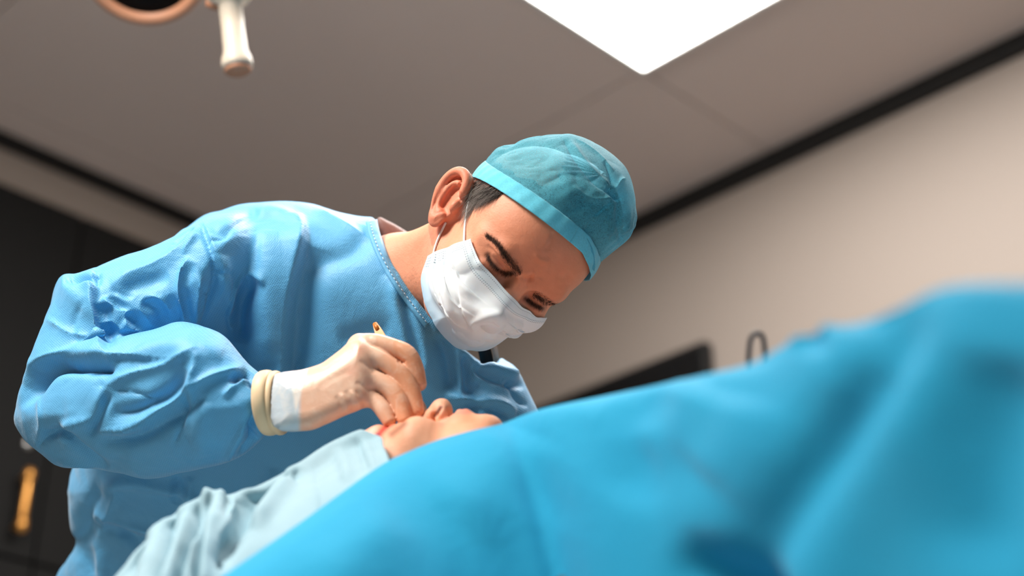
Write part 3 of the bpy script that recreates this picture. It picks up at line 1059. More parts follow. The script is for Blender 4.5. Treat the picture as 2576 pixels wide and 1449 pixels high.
disp += .0022 * crumple(Lh + 5, 26, 4) * np.clip(vv * 2.2 - .3, 0, 1) * np.clip(1.25 - side, .2, 1)
disp += .0016 * np.sin(vv * 40 + 4 * uu) * np.clip((vv - .3) * 2, 0, 1) * side * np.clip((1 - side) / .10, 0, 1)
Lh = Lh + nG * disp[:, None]
MV = h2c(Lh)
MQ = grid_vf(G)[1]
if (vnormals(MV, MQ) * (-MV)).sum() < 0: MQ = MQ[:, ::-1]
MV = lap_smooth(MV, MQ, 1, .4)
MV = warp_px(MV, [((1063, 660), (1074, 648)), ((1040, 759), (1061, 725)), ((1036, 799), (1066, 762)), ((1066, 872), (1090, 815)), ((1133, 925), (1145, 865)), ((1179, 932), (1195, 875)), ((1259, 915), (1262, 862)), ((1325, 859), (1316, 848)), ((1362, 826), (1344, 818)), ((1398, 769), (1367, 793)), ((1365, 787), (1345, 789)), ((1332, 779), (1325, 777)), ((1299, 752), (1298, 755)), ((1266, 726), (1272, 724)), ((1219, 669), (1222, 664)), ((1179, 598), (1185, 603)), ((1170, 720), (1172, 712)), ((1220, 820), (1222, 790))], 50)
MV, _ = sculpt(MV, MQ, [
    ([(1136, 682), (1150, 720), (1162, 790), (1190, 835)], 9, -3.0, 'R'), ([(1106, 690), (1105, 740), (1120, 800), (1150, 850)], 10, -3.0, 'R'),
    ([(1120, 690), (1122, 740), (1135, 800)], 9, 2.5, 'r'), ([(1160, 700), (1185, 760), (1240, 800), (1290, 815)], 20, 2.5, 'r'),
    ([(1190, 815), (1230, 835), (1270, 852)], 10, -3.0, 'r'), ([(1180, 830), (1220, 800), (1270, 790)], 12, 3.0, 'r'),
    ([(1240, 800), (1262, 822), (1290, 846)], 8, 2.2, 'c'), ([(1270, 845), (1295, 838), (1330, 830)], 7, -3.0, 'r'),
    ([(1270, 780), (1300, 800), (1330, 815)], 10, -2.0, 'r'), ([(1160, 850), (1200, 850), (1260, 860)], 8, 2.4, 'r')], 0.0)
for _ in range(2):
    sd = head_fn(MV); MV = MV + grad(head_fn, MV) * np.maximum(.0030 - sd, 0)[:, None]
    MV = lap_smooth(MV, MQ, 1, .3)
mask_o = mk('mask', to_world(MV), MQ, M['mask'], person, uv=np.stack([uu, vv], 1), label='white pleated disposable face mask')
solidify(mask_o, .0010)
# ear loops
def loop(pts, lift):
    pts = catmull(np.array(pts, float), 24)
    p, nn, ok = on_head(pts, 0.0)
    p = p[ok] + np.array([0, 0, lift])
    p = lap_smooth_line(p)
    v, f = tube_vf(p, .00135, 8)
    mk('ear_loop', to_world(v), f, M['elastic'], person)
def lap_smooth_line(p, it=6):
    p = p.copy()
    for _ in range(it):
        p[1:-1] = .5 * p[1:-1] + .25 * (p[:-2] + p[2:])
    return p
loop([(1168, 618), (1168, 590), (1171, 555), (1177, 520), (1184, 490), (1190, 470)], .0022)
loop([(1088, 655), (1092, 632), (1100, 606), (1112, 580), (1122, 560)], .0022)

# ------------------------------------------------------------------ gown
torso_pts = [(500, 556), (560, 530), (610, 514), (700, 507), (780, 512), (850, 533), (905, 543), (950, 545), (1010, 553), (1120, 590), (1260, 720), (1290, 860),
             (1262, 896), (1300, 925), (1330, 980), (1358, 1040), (1385, 1110), (1400, 1300), (1370, 1750), (900, 1830), (130, 1800), (130, 1500), (195, 1372), (187, 1330), (178, 1260), (186, 1190), (260, 900), (380, 680)]
T_S = poly_sd(smooth_poly(torso_pts, 5)); T_D = lambda px, py: 1.955 - .00003 * (px - 900) + 3.2e-7 * np.maximum(py - 860, 0) ** 2
torso = puff(T_S, T_D, .105)
up_pts = [(520, 546), (400, 610), (300, 650), (200, 690), (156, 701), (128, 765), (104, 832), (86, 925), (49, 1018), (58, 1075), (150, 1100), (300, 960), (420, 880), (540, 830), (600, 760), (640, 640), (610, 545)]
U_S = poly_sd(smooth_poly(up_pts, 4)); upper = puff(U_S, lambda px, py: 1.895 - .00008 * (600 - px), .075)
fo_pts = [(47, 1030), (62, 1092), (110, 1138), (150, 1171), (230, 1183), (330, 1197), (420, 1198), (520, 1181), (600, 1152), (652, 1110), (690, 1060), (692, 990), (668, 950), (622, 912), (577, 858), (540, 832), (498, 815), (446, 810), (393, 828), (315, 848), (200, 880), (100, 945)]
F_S = poly_sd(smooth_poly(fo_pts, 4)); fore = puff(F_S, lambda px, py: 1.845 - .00020 * (px - 60), .072)
cut_pts = [(950, 440), (944, 548), (950, 580), (962, 613), (985, 662), (1008, 700), (1036, 740), (1064, 776), (1110, 832), (1160, 874), (1212, 915), (1246, 914), (1262, 895), (1320, 880), (1500, 800), (1500, 440)]
C_S = poly_sd(cut_pts, 3, 500)
def gown_fn(p):
    t = smin(torso(p), upper(p), .02)
    px, py, d = pix(p)
    t = smax(t, C_S(px, py) * d / FPX, .004)
    return smin(t, fore(p), .012)
V, Q = surface_nets(gown_fn, np.array([-.72, -.58, -2.34]), np.array([.08, .13, -1.62]), .0047)
V = lap_smooth(V, Q, 3, .5)
V, Q = subdivide(V, Q)
V = project_to(gown_fn, V, 1)
BK, FR = (1.80, 2.4), (1.55, 1.835)
ST = [
    # long fold from the shoulder down past the wrist: proud on the left, chest set back on the right
    ([(750, 535), (760, 600), (735, 710), (721, 809), (714, 940), (706, 1010)], 75, 19, 'R', BK), ([(790, 620), (765, 720), (740, 860), (735, 950)], 45, -11, 'r', BK),
    ([(660, 560), (668, 650), (672, 760), (680, 920)], 42, 9, 'r', BK), ([(640, 700), (604, 775), (596, 860)], 26, -16, 'r', BK), ([(610, 686), (580, 745), (574, 800), (590, 860)], 30, 8, 'L', BK), ([(612, 688), (645, 705), (673, 718)], 14, 6, 'L', BK),
    ([(560, 640), (566, 720), (580, 800)], 16, 7, 'r', BK), ([(640, 540), (690, 530), (760, 560)], 16, 5, 'r', BK), ([(548, 600), (600, 560), (650, 530)], 12, -5, 'r', BK),
    # armhole seam
    ([(503, 556), (518, 599), (535, 653), (540, 702), (524, 760), (502, 815)], 7, -9, 'c', BK), ([(512, 556), (530, 600), (550, 660), (554, 720), (540, 770)], 9, 5, 'c', BK),
    ([(520, 610), (560, 600), (585, 580)], 6, -4, 'c', BK), ([(540, 690), (565, 685), (585, 690)], 6, -4, 'c', BK), ([(530, 745), (515, 735), (505, 740)], 5, -4, 'c', BK), ([(490, 575), (450, 600), (430, 615)], 6, -5, 'c', BK), ([(500, 590), (470, 625), (465, 640)], 6, 4, 'c', BK),
    # upper sleeve
    ([(473, 645), (452, 690), (446, 739), (457, 800), (407, 828)], 34, 9, 'L', BK), ([(482, 660), (466, 720), (472, 800)], 13, -7, 'r', BK), ([(505, 690), (492, 760), (487, 815)], 12, 9, 'c', BK),
    ([(520, 560), (430, 640), (330, 690), (280, 720)], 26, 6, 'c', BK), ([(420, 690), (350, 715), (300, 735)], 16, -5, 'r', BK),
    ([(258, 748), (300, 785), (346, 836)], 36, 9, 'R', BK), ([(275, 750), (310, 780), (350, 825)], 11, -7, 'r', BK), ([(280, 728), (310, 740), (335, 742)], 10, -4, 'c', BK),
    ([(358, 758), (385, 770), (407, 790), (405, 822)], 13, -7, 'r', BK), ([(375, 740), (410, 758), (430, 790)], 10, 4, 'c', BK), ([(345, 770), (370, 800), (385, 825)], 9, 4, 'c', BK),
    # flap at the bend of the elbow, proud of the forearm
    ([(45, 1029), (74, 963), (136, 903), (210, 908), (284, 908)], 75, 17, 'L', (1.6, 2.2), 'x'), ([(62, 1030), (95, 975), (150, 925), (270, 928)], 15, -14, 'r', (1.6, 2.2), 'x'),
    ([(286, 908), (263, 871), (247, 805), (235, 768), (237, 727)], 50, 13, 'L', (1.6, 2.2), 'x'), ([(292, 885), (276, 845), (262, 800), (255, 760)], 12, -8, 'r', (1.6, 2.2)),
    ([(165, 705), (205, 712), (243, 712)], 11, -12, 'r'), ([(157, 702), (200, 718), (238, 728)], 7, 6, 'c'), ([(249, 690), (246, 710), (238, 728)], 7, -7, 'c'), ([(120, 800), (180, 835), (240, 850)], 10, 3.5, 'c'), ([(215, 760), (190, 820), (215, 880)], 12, -3.5, 'c'),
    ([(250, 806), (285, 812), (315, 845)], 10, 3, 'c'), ([(265, 850), (290, 835), (320, 850)], 12, -4, 'r'),
    # forearm
    ([(300, 930), (390, 880), (490, 880), (560, 900)], 30, 6, 'r', FR), ([(150, 1075), (205, 1062), (245, 1045), (262, 975)], 17, 10, 'c', FR), ([(262, 975), (330, 945), (420, 920), (500, 880)], 16, 8, 'c', FR),
    ([(225, 1095), (250, 1050), (275, 985)], 12, -8, 'r', FR), ([(245, 1085), (330, 1075), (400, 1035), (470, 985), (500, 890)], 15, 12, 'c', FR), ([(280, 1040), (350, 1030), (430, 985), (470, 930)], 16, -8, 'r', FR),
    ([(245, 1105), (340, 1100), (430, 1055), (520, 1000)], 18, -8, 'r', FR), ([(285, 980), (340, 988), (400, 1005)], 6, -5, 'c', FR), ([(478, 955), (468, 1010), (458, 1070), (435, 1125)], 7, -5, 'c', FR), ([(490, 960), (480, 1020), (468, 1080)], 7, 4, 'c', FR),
    ([(465, 985), (540, 945), (620, 930)], 15, 9, 'c', FR), ([(580, 962), (615, 942), (655, 982)], 11, -11, 'r', FR), ([(560, 1000), (600, 965), (640, 950)], 10, 7, 'c', FR), ([(600, 945), (630, 955), (660, 985)], 6, 6, 'c', FR),
    ([(565, 1168), (595, 1110), (625, 1055), (655, 1000)], 9, 9, 'c', FR), ([(640, 1110), (628, 1065), (650, 1015)], 11, -10, 'r', FR), ([(655, 1110), (650, 1060), (664, 1020)], 7, 6, 'c', FR), ([(600, 1140), (630, 1110), (650, 1090)], 9, -6, 'r', FR),
    ([(100, 1110), (150, 1085), (200, 1125), (270, 1185)], 13, -9, 'r', FR), ([(145, 1160), (190, 1165), (270, 1197)], 9, 7, 'c', FR), ([(520, 1010), (500, 1080), (520, 1150)], 26, 4, 'r', FR), ([(95, 1000), (105, 1060), (100, 1120)], 8, 4, 'c', FR),
    # chest
    ([(982, 690), (1000, 770), (1022, 860), (1030, 920)], 18, 7, 'r', BK), ([(1030, 760), (1060, 850), (1075, 950)], 16, 6, 'r', BK), ([(1010, 740), (1040, 840), (1060, 930)], 12, -6, 'r', BK),
    ([(920, 570), (900, 620), (840, 650), (770, 660)], 26, -6, 'r', BK), ([(790, 520), (860, 560), (930, 600)], 16, 5, 'c', BK), ([(850, 860), (930, 840), (980, 850)], 30, -5, 'r', BK),
    ([(1100, 840), (1130, 900), (1140, 990)], 22, -12, 'r', BK), ([(1170, 890), (1175, 940), (1180, 1000)], 14, -10, 'r', BK), ([(1150, 880), (1160, 930), (1160, 990)], 10, 7, 'c', BK),
    # far shoulder
    ([(1195, 915), (1215, 940), (1280, 962), (1325, 968)], 10, -7, 'r', BK), ([(1215, 920), (1260, 935), (1310, 945)], 14, 8, 'r', BK), ([(1120, 990), (1180, 1010), (1250, 1012), (1300, 1040)], 14, 9, 'r', BK),
    ([(1150, 1015), (1230, 1025), (1290, 1050)], 9, -7, 'r', BK), ([(1280, 950), (1300, 1000), (1330, 1020)], 10, -6, 'c', BK), ([(1200, 960), (1195, 1010), (1180, 1040)], 16, -7, 'r', BK),
    # waist
    ([(240, 1230), (330, 1215), (440, 1240), (560, 1290)], 18, 9, 'r', BK), ([(210, 1320), (300, 1340), (400, 1370)], 14, -6, 'r', BK), ([(230, 1290), (330, 1320), (420, 1350)], 16, 6, 'c', BK),
    ([(260, 1210), (230, 1270), (215, 1330), (230, 1449)], 18, -6, 'r', BK), ([(300, 1230), (270, 1300), (245, 1350)], 12, 5, 'c', BK), ([(290, 1330), (350, 1375), (345, 1390)], 12, -5, 'r', BK),
    ([(690, 1180), (670, 1250), (650, 1300)], 18, 6, 'r', BK), ([(445, 1200), (450, 1240), (440, 1270)], 12, -7, 'r', BK), ([(480, 1200), (478, 1250)], 10, 5, 'r', BK),
    ([(205, 1360), (240, 1380), (260, 1449), (270, 1500)], 20, 6, 'r', BK),
]
V, _ = sculpt(V, Q, ST)
N = vnormals(V, Q); pxv, pyv, dv = pix(V)
slv = np.clip((640 - pxv) / 200, 0.25, 1)
V = V + N * ((.0050 * facet(V * 12 + 3, 8) + .0022 * facet(V * 29 + 7, 9)) * slv)[:, None]
V = lap_smooth(V, Q, 2, .4)
gown = mk('gown', to_world(V), Q, M['gown'], person, uv=V[:, :2], label='light blue disposable surgical gown with creased sleeve')
GV, GQ = V, Q
def gown_at(pts, off):
    """points on the sculpted gown under given outline points"""
    px, py, d = pix(GV); vw = (vnormals(GV, GQ) * (-GV)).sum(1) > 0
    idx = np.nonzero(vw)[0]
    out = []
    for x, y in pts:
        r = np.hypot(px[idx] - x, py[idx] - y)
        c = idx[r < 14]
        dd = np.sort(d[c])[:max(1, len(c) // 4)].mean() if len(c) else np.median(d[idx[np.argsort(r)[:6]]])
        out.append(P(x, y, dd - off))
    return np.array(out)
# collar binding and its stitches
cl = catmull(np.array([(946, 552), (952, 582), (963, 613), (985, 660), (1008, 698), (1036, 738), (1064, 775), (1090, 808)], float), 60)
tg = np.gradient(cl, axis=0); tg /= np.linalg.norm(tg, axis=1)[:, None]; nr = np.stack([-tg[:, 1], tg[:, 0]], 1)
if nr[30][0] > 0: nr = -nr
rows = []
for k, o in enumerate(np.linspace(-3, 27, 6)):
    q = gown_at(cl + nr * o, .0022 + (.0010 if 0 < k < 5 else 0))
    rows.append(lap_smooth_line(q, 14))
G = np.array(rows); v, f = grid_vf(G)
if (vnormals(v, f) * (-v)).sum() < 0: f = f[:, ::-1]
bo = mk('collar_binding', to_world(v), f, M['binding'], person, uv=v[:, :2]); solidify(bo, .0015)
mid = lap_smooth_line(rows[3] + np.array([0, 0, .0006]), 4)
VV, FF = [], []
for k in range(0, 58, 2):
    v, f = tube_vf(np.array([mid[k], (mid[k] + mid[k + 1]) / 2, mid[k + 1]]), .0005, 5)
    FF += [tuple(i + sum(len(x) for x in VV) for i in q) for q in f]; VV.append(v)
mk('stitching', to_world(np.concatenate(VV)), FF, M['stitch'], bo)
# folded tab at the nape and the shirt below
def puff_mesh(name, pts, d, R, h, mat, parent, **k):
    S = poly_sd(smooth_poly(pts, 5), 2)
    fn = puff(S, d if callable(d) else (lambda px, py: d), R)
    pp = np.array(pts, float); dd = d(pp[:, 0], pp[:, 1]) if callable(d) else np.full(len(pp), d)
    c = np.array([P(x, y, q) for (x, y), q in zip(pts, dd)])
    v, q = surface_nets(fn, c.min(0) - R - .012, c.max(0) + R + .012, h)
    v = lap_smooth(v, q, 2, .5)
    return mk(name, to_world(v), q, mat, parent, uv=v[:, :2], **k)
puff_mesh('shirt_collar', [(948, 548), (975, 555), (1005, 571), (1033, 592), (1015, 612), (960, 620)], 1.985, .010, .003, M['scrub'], person, label='reddish brown shirt collar showing at the nape')
# black strap and pale edge below the mask
def ribbon(name, pts, d, w, mat, parent, t=.0012):
    pts = np.array(pts, float)
    a = catmull(np.array([P(x, y, d) for x, y in pts]), 12)
    ww = np.array([w / FPX * d, 0, 0])
    G = np.array([a - ww / 2, a + ww / 2]); v, f = grid_vf(G)
    if (vnormals(v, f) * (-v)).sum() < 0: f = f[:, ::-1]
    return solidify(mk(name, to_world(v), f, mat, parent), t)
ribbon('neck_strap', [(1200, 840), (1215, 870), (1222, 895), (1228, 930)], 1.925, 34, M['strap'], person)
ribbon('neck_strap_edge', [(1232, 840), (1243, 870), (1248, 895), (1250, 930)], 1.93, 14, M['ivory'], person)

# skirt of the gown, trousers and clogs (below the picture)
c0 = to_world(P(690, 1690, 2.08))
prof = []
for k, z in enumerate(np.linspace(c0[2] + .06, .34, 14)):
    t = k / 13
    a = np.linspace(0, 2 * math.pi, 96, endpoint=False)
    ra, rb = .205 + .05 * t, .115 + .07 * t
    w = 1 + .04 * t * np.sin(a * 9) + .03 * t * np.sin(a * 5 + 1)
    cx = np.array([c0[0], c0[1] + .03, z])
    prof.append(cx + np.stack([ra * w * np.cos(a), rb * w * np.sin(a), 0 * a], 1))
G = np.array(prof); G = np.concatenate([G, G[:, :1]], 1); v, f = grid_vf(G)
vc = from_world(v)
solidify(mk('gown_skirt', v, f[:, ::-1], M['gown'], person, uv=np.stack([np.tile(np.linspace(0, 1.4, 97), 14), v[:, 2]], 1)), .002)
for s in (-1, 1):
    x = c0[0] + s * .10; y = c0[1] + .03
    v, f = tube_vf(np.array([(x, y, .95), (x, y, .5), (x, y + .01, .09)]), [.085, .065, .06], 20)
    mk('trouser_leg', v, f, M['scrub'], person, uv=v[:, :2])
    S = [(x, y + .03, .035), (x, y - .02, .045), (x, y - .10, .04), (x, y - .19, .03)]
    fn = lambda p, S=S: np.maximum(smin(smin(cap(p, S[0], S[1], .04, .045), cap(p, S[1], S[2], .045, .045), .02), cap(p, S[2], S[3], .045, .035), .02), -p[..., 2])
    v, q = surface_nets(fn, np.array([x - .07, y - .25, -.01]), np.array([x + .07, y + .10, .11]), .006)
    mk('clog', v, q, M['ivory'], person)

# ------------------------------------------------------------------ gloved hand
W0, W1 = P(712, 1014, 1.695), P(790, 1000, 1.690)
fing = [  # joints from the knuckle to the tip: px, py, depth, radius
    [(905, 868, 1.702, .0125), (945, 866, 1.698, .0112), (987, 876, 1.694, .0104), (1023, 893, 1.690, .0108), (1043, 928, 1.686, .0098), (1054, 965, 1.682, .0082)],
    [(900, 890, 1.690, .0120), (940, 898, 1.684, .0106), (982, 922, 1.679, .0100), (1012, 950, 1.675, .0104), (1035, 988, 1.669, .0096), (1049, 1035, 1.661, .0080)],
    [(888, 940, 1.680, .0120), (938, 955, 1.673, .0104), (974, 973, 1.668, .0098), (998, 998, 1.663, .0102), (1011, 1027, 1.657, .0094), (1018, 1056, 1.650, .0080)],
    [(884, 988, 1.674, .0110), (924, 1000, 1.666, .0090), (948, 1013, 1.661, .0086), (966, 1035, 1.655, .0086), (979, 1060, 1.648, .0070)]]
PALM_S = poly_sd(smooth_poly([(690, 955), (760, 938), (800, 920), (850, 884), (888, 854), (916, 853), (938, 890), (940, 950), (928, 1012), (905, 1031), (870, 1045), (820, 1068), (770, 1084), (690, 1072)], 5), 2)
palm = puff(PALM_S, lambda px, py: 1.698 - .00018 * (py - 850) - .00003 * (px - 760), .021)
thumb = [(790, 1000, 1.725, .02), (890, 985, 1.745, .016), (980, 985, 1.735, .0125), (1040, 1020, 1.700, .0110), (1056, 1046, 1.680, .0085)]
def chain(p, ch, k):
    c = catmull(np.array([[*P(x, y, d), r] for x, y, d, r in ch]), len(ch) * 4)
    f = None
    for a, b in zip(c[:-1], c[1:]):
        g = cap(p, a[:3], b[:3], a[3], b[3])
        f = g if f is None else np.minimum(f, g)
    return f
def hand_fn(p):
    f = cap(p, W0, W1, .0300, .0290)
    f = smin(f, palm(p), .012)
    f = smin(f, chain(p, thumb[:2], .006), .012)
    g = None
    for ch in fing:
        c = chain(p, ch, .005)
        g = c if g is None else smin(g, c, .0012)
    f = smin(f, g, .006)
    f = smin(f, chain(p, thumb[1:], .005), .002)
    return f
V, Q = surface_nets(hand_fn, P(690, 1120, 1.69) - np.array([0, 0, .11]), P(1100, 830, 1.69) + np.array([0, 0, .10]), .0020)
V = lap_smooth(V, Q, 2, .5)
V, Q = subdivide(V, Q)
V = project_to(hand_fn, V, 1)
V, _ = sculpt(V, Q, [
    ([(845, 995), (856, 1015), (860, 1040)], 6, -1.0, 'r'), ([(868, 982), (885, 1008), (890, 1035)], 6, -1.0, 'r'), ([(895, 980), (912, 1005), (915, 1028)], 6, -.9, 'r'),
    ([(856, 988), (871, 1012), (876, 1040)], 5, .9, 'r'), ([(882, 982), (900, 1008), (904, 1033)], 5, .9, 'r'),
    ([(800, 935), (850, 905), (890, 882)], 9, -.6, 'r'), ([(800, 975), (850, 945), (880, 930)], 9, -.6, 'r'), ([(905, 905), (930, 925), (945, 940)], 6, -1.0, 'r'), ([(895, 960), (920, 975), (935, 985)], 6, -1.0, 'r'),
    ([(1000, 905), (1012, 912), (1018, 905)], 4, -1.4, 'r')], 0.0)
pxv, pyv, dv = pix(V)
base = np.array(srgb(230, 186, 158)[:3]); C = np.tile(base, (len(V), 1))
tipm = np.clip((pxv - 930) / 70, 0, 1); C = blend(C, tipm * .75, (222, 146, 102))
for kx, ky in ((899, 879), (886, 932)):
    C = blend(C, np.exp(-((pxv - kx) ** 2 + (pyv - ky) ** 2) / 20.0 ** 2) * .6, (230, 158, 130))
C = blend(C, np.clip((pyv - 960) / 60, 0, 1) * (pxv < 900) * .35, (222, 160, 130))
wedge = np.clip((775 - (pyv - 935) * .28 - pxv) / 5, 0, 1) * np.clip((pxv - (724 + (pyv - 935) * .16)) / 8, 0, 1) * (pyv < 1062)
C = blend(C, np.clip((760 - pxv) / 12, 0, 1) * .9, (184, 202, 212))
C = blend(C, wedge, (232, 222, 212))
mk('glove', to_world(V), Q, M['glove'], person, colors={'Col': C}, label='thin latex glove over the curled right hand')
# rolled glove edge
for k, (x, r) in enumerate(((676, .0318), (700, .0312))):
    c = P(x, 1013 + k, 1.70); ax_ = (P(790, 1000, 1.69) - P(676, 1013, 1.70)); u, w, dd = frame_to(ax_)
    a = np.linspace(0, 2 * math.pi, 64, endpoint=False)
    G = []
    for b in np.linspace(0, 2 * math.pi, 14, endpoint=False):
        wob = 1 + .01 * np.sin(3 * a + k)
        G.append(c + dd * ((.0075 if k == 0 else .0045) * math.cos(b)) + ((r * wob + .0032 * math.sin(b))[:, None]) * (np.cos(a)[:, None] * u + np.sin(a)[:, None] * w))
    G = np.array(G); G = np.concatenate([G, G[:1]], 0); G = np.concatenate([G, G[:, :1]], 1)
    v, f = grid_vf(G)
    mk('rolled_cuff', to_world(v), f, M['beige'], person)

# ------------------------------------------------------------------ forceps held in the glove
a, b = P(944, 816, 1.745), P(1062, 1052, 1.665)
fr = empty('forceps', to_world(P(1062, 1052, 1.665)), label='slim amber forceps held in the gloved hand', cat='forceps')
dirv = (b - a); ln = np.linalg.norm(dirv); dirv /= ln
side = np.cross(dirv, np.array([0, 0, 1.0])); side /= np.linalg.norm(side); thn = np.cross(side, dirv)
for s in (-1, 1):
    rows = []
    for t in np.linspace(0, 1, 24):
        w = np.interp(t, [0, .06, .2, .6, 1], [.0024, .0040, .0052, .0042, .0010])
        o = s * np.interp(t, [0, .1, .45, .9, 1], [.0006, .002, .0060, .0030, .0006])
        c = a + dirv * ln * t + thn * o
        rows.append([c - side * w - thn * .0007, c + side * w - thn * .0007, c + side * w + thn * .0007, c - side * w + thn * .0007, c - side * w - thn * .0007])
    v, f = grid_vf(np.array(rows))
    mk('arm', to_world(v), f, M['amber'], fr, smooth=False)
v, f = tube_vf(np.array([a - dirv * .001, a + dirv * .010]), [.0028, .0034], 10)
mk('joint', to_world(v), f, M['amber'], fr)
# ------------------------------------------------------------------ the patient
F_P = np.array([0.0, cp, -sp])
U_P = np.array([-.925, -.177, -.334]); U_P -= F_P * (U_P @ F_P); U_P /= np.linalg.norm(U_P)
_t = math.radians(5); F_P, U_P = F_P * math.cos(_t) + U_P * math.sin(_t), U_P * math.cos(_t) - F_P * math.sin(_t)
L_P = np.cross(U_P, F_P)
RPt = np.stack([F_P, L_P, U_P], 1); SPt = .96
OP = P(1112, 1007, 1.665) - RPt @ (np.array([.121, 0, -.0415]) * SPt)
def p2c(l): return OP + (np.asarray(l, float) * SPt) @ RPt.T
def c2p(p): return (p - OP.astype(p.dtype)) @ RPt.astype(p.dtype) / SPt
AX = RW @ (-U_P); AX[2] = 0; AX /= np.linalg.norm(AX)                 # feet direction, level
SD = np.cross(EZ, AX)                                                # across the body
hw = to_world(OP)
patient = empty('person', (hw[0], hw[1], 0.972), label='patient lying under blue drapes with only the face uncovered', cat='person')
def pat_fn(p):
    l = c2p(p)
    f = head_sdf(l, False, ())
    n = smin(cap(l, (-.025, 0, -.05), (-.045, 0, -.17), .05, .055), ell(l, (-.085, 0, -.25), (.075, .17, .085)), .05)
    return smin(f, n, .03) * SPt
lo = np.min([p2c(c) for c in ((-.17, -.21, -.36), (.13, .21, .13), (-.17, .21, -.36), (.13, -.21, .13), (-.17, -.21, .13), (.13, .21, -.36))], 0)
hi = np.max([p2c(c) for c in ((-.17, -.21, -.36), (.13, .21, .13), (-.17, .21, -.36), (.13, -.21, .13), (-.17, -.21, .13), (.13, .21, -.36))], 0)
V, Q = surface_nets(pat_fn, lo, hi, .0034)
V = lap_smooth(V, Q, 2, .5)
V, Q = subdivide(V, Q)
V = project_to(pat_fn, V, 2)
V, _ = sculpt(V, Q, [([(1110, 1022), (1101, 1033), (1094, 1046)], 6, -4.5, 'r', None, 'x'), ([(1120, 1020), (1112, 1034), (1104, 1052)], 6, 1.2, 'r'), ([(1085, 1030), (1082, 1045), (1090, 1058)], 6, 1.0, 'r')], -.2)
pxv, pyv, dv = pix(V); L_ = c2p(V)
C = np.tile(np.array(srgb(240, 180, 148)[:3]), (len(V), 1))
C = blend(C, vnoise(V * 40, 2) * .55, (240, 160, 112))
lip = np.exp(-((L_[:, 2] + .0738) / .0085) ** 2) * (np.abs(L_[:, 1]) < .025) * (L_[:, 0] > .085)
C = blend(C, np.clip(lip, 0, 1) * .4, (222, 132, 122))
vis = (vnormals(V, Q) * (-V)).sum(1) > -.2
def mark(C, line, w, col, s):
    line = catmull(np.array(line, float), 40)
    dm = np.min(np.hypot(pxv[:, None] - line[None, :, 0], pyv[:, None] - line[None, :, 1]), 1)
    return blend(C, np.exp(-(dm / w) ** 2) * s * vis, col)
C = mark(C, [(1109, 1024), (1101, 1035), (1095, 1045)], 5, (96, 28, 14), .95)         # nostril
C = mark(C, [(1112, 1066), (1130, 1050), (1155, 1037), (1175, 1036)], 9, (222, 130, 122), .3)   # lips
C = mark(C, [(1018, 1066), (1000, 1080), (985, 1092)], 9, (128, 70, 46), .7)       # eyebrow
C = mark(C, [(985, 1064), (962, 1082), (952, 1096)], 8, (196, 26, 18), .9)           # incision
C = mark(C, [(950, 1092), (938, 1108), (915, 1122)], 5, (150, 46, 84), .85)          # pen line
C = mark(C, [(940, 1080), (925, 1095), (915, 1104)], 9, (246, 206, 196), .6)
mk('body', to_world(V), Q, M['skin'], patient, colors={'Col': C}, label='pale skin of face and neck, red incision beside the brow')
# gown over trunk and legs, all below the drapes
S0 = hw + AX * .22
def trunk_fn(p):
    q = np.asarray(p) - np.array([0, 0, 0], p.dtype)
    A0 = hw + AX * .30; A0[2] = .965; A1 = hw + AX * .75; A1[2] = .965
    f = smin(cap(q, A0 + SD * .09, A1 + SD * .07, .07, .07), cap(q, A0 - SD * .09, A1 - SD * .07, .07, .07), .05)
    for s in (-1, 1):
        B = A1 + SD * s * .08; Cc = B + AX * .42 + EZ * .0; D = Cc + AX * .40 - EZ * .02
        f = smin(f, smin(cap(q, B, Cc, .068, .055), cap(q, Cc, D, .058, .042), .03), .05)
    return f
pts = np.array([hw + AX * t + SD * s for t in (.18, 1.75) for s in (-.25, .25)])
V, Q = surface_nets(trunk_fn, np.array([*pts.min(0)[:2], .88]), np.array([*pts.max(0)[:2], 1.18]), .014)
M['pgown'] = cloth('patient_gown_cloth', srgb(150, 190, 210), srgb(140, 182, 204))
mk('patient_gown', V, Q, M['pgown'], patient, uv=V[:, :2])

# ------------------------------------------------------------------ operating table
tb = empty('operating_table', (*(hw + AX * .75)[:2], 0), label='operating table hidden under the blue drapes', cat='table')
M['pad'] = paint('black_vinyl_pad', srgb(34, 36, 38), 0.5, 0.1)
axs = (AX, SD, EZ)
box('mattress', hw * [1, 1, 0] + AX * 1.0 + EZ * .883, axs, (.78, .20, .03), M['pad'], tb, .015)
box('table_frame', hw * [1, 1, 0] + AX * 1.0 + EZ * .833, axs, (.76, .19, .02), M['steel'], tb, .004)
v, f = lathe_vf([(.14, .10), (.13, .45), (.10, .46), (.10, .815)], hw * [1, 1, 0] + AX * .85, EZ, 40)
mk('column', v, f, M['steel'], tb)
box('base', hw * [1, 1, 0] + AX * .85 + EZ * .05, axs, (.45, .24, .05), M['white_frame'], tb, .02)
box('headrest', hw * [1, 1, 0] + AX * .10 + EZ * .955, axs, (.13, .08, .016), M['pad'], tb, .01)
# ------------------------------------------------------------------ drapes
M['drape'] = cloth('drape_blue', srgb(34, 158, 196), srgb(26, 150, 190), weave=520, wamt=0.10, rough=0.85, sheen=0.12, spec=0.2, bstr=0.08)
M['towel'] = cloth('towel_pale_blue', srgb(158, 184, 192), srgb(138, 176, 188), weave=560, wamt=0.10, rough=0.75, sheen=0.2, bstr=0.08)
DN = RW.T @ np.array([0, 0, -1.0])           # straight down, in the sculpting frame
NR = RW.T @ np.array([0, -1.0, 0])           # level, towards the camera
RT = np.array([1.0, 0, 0])

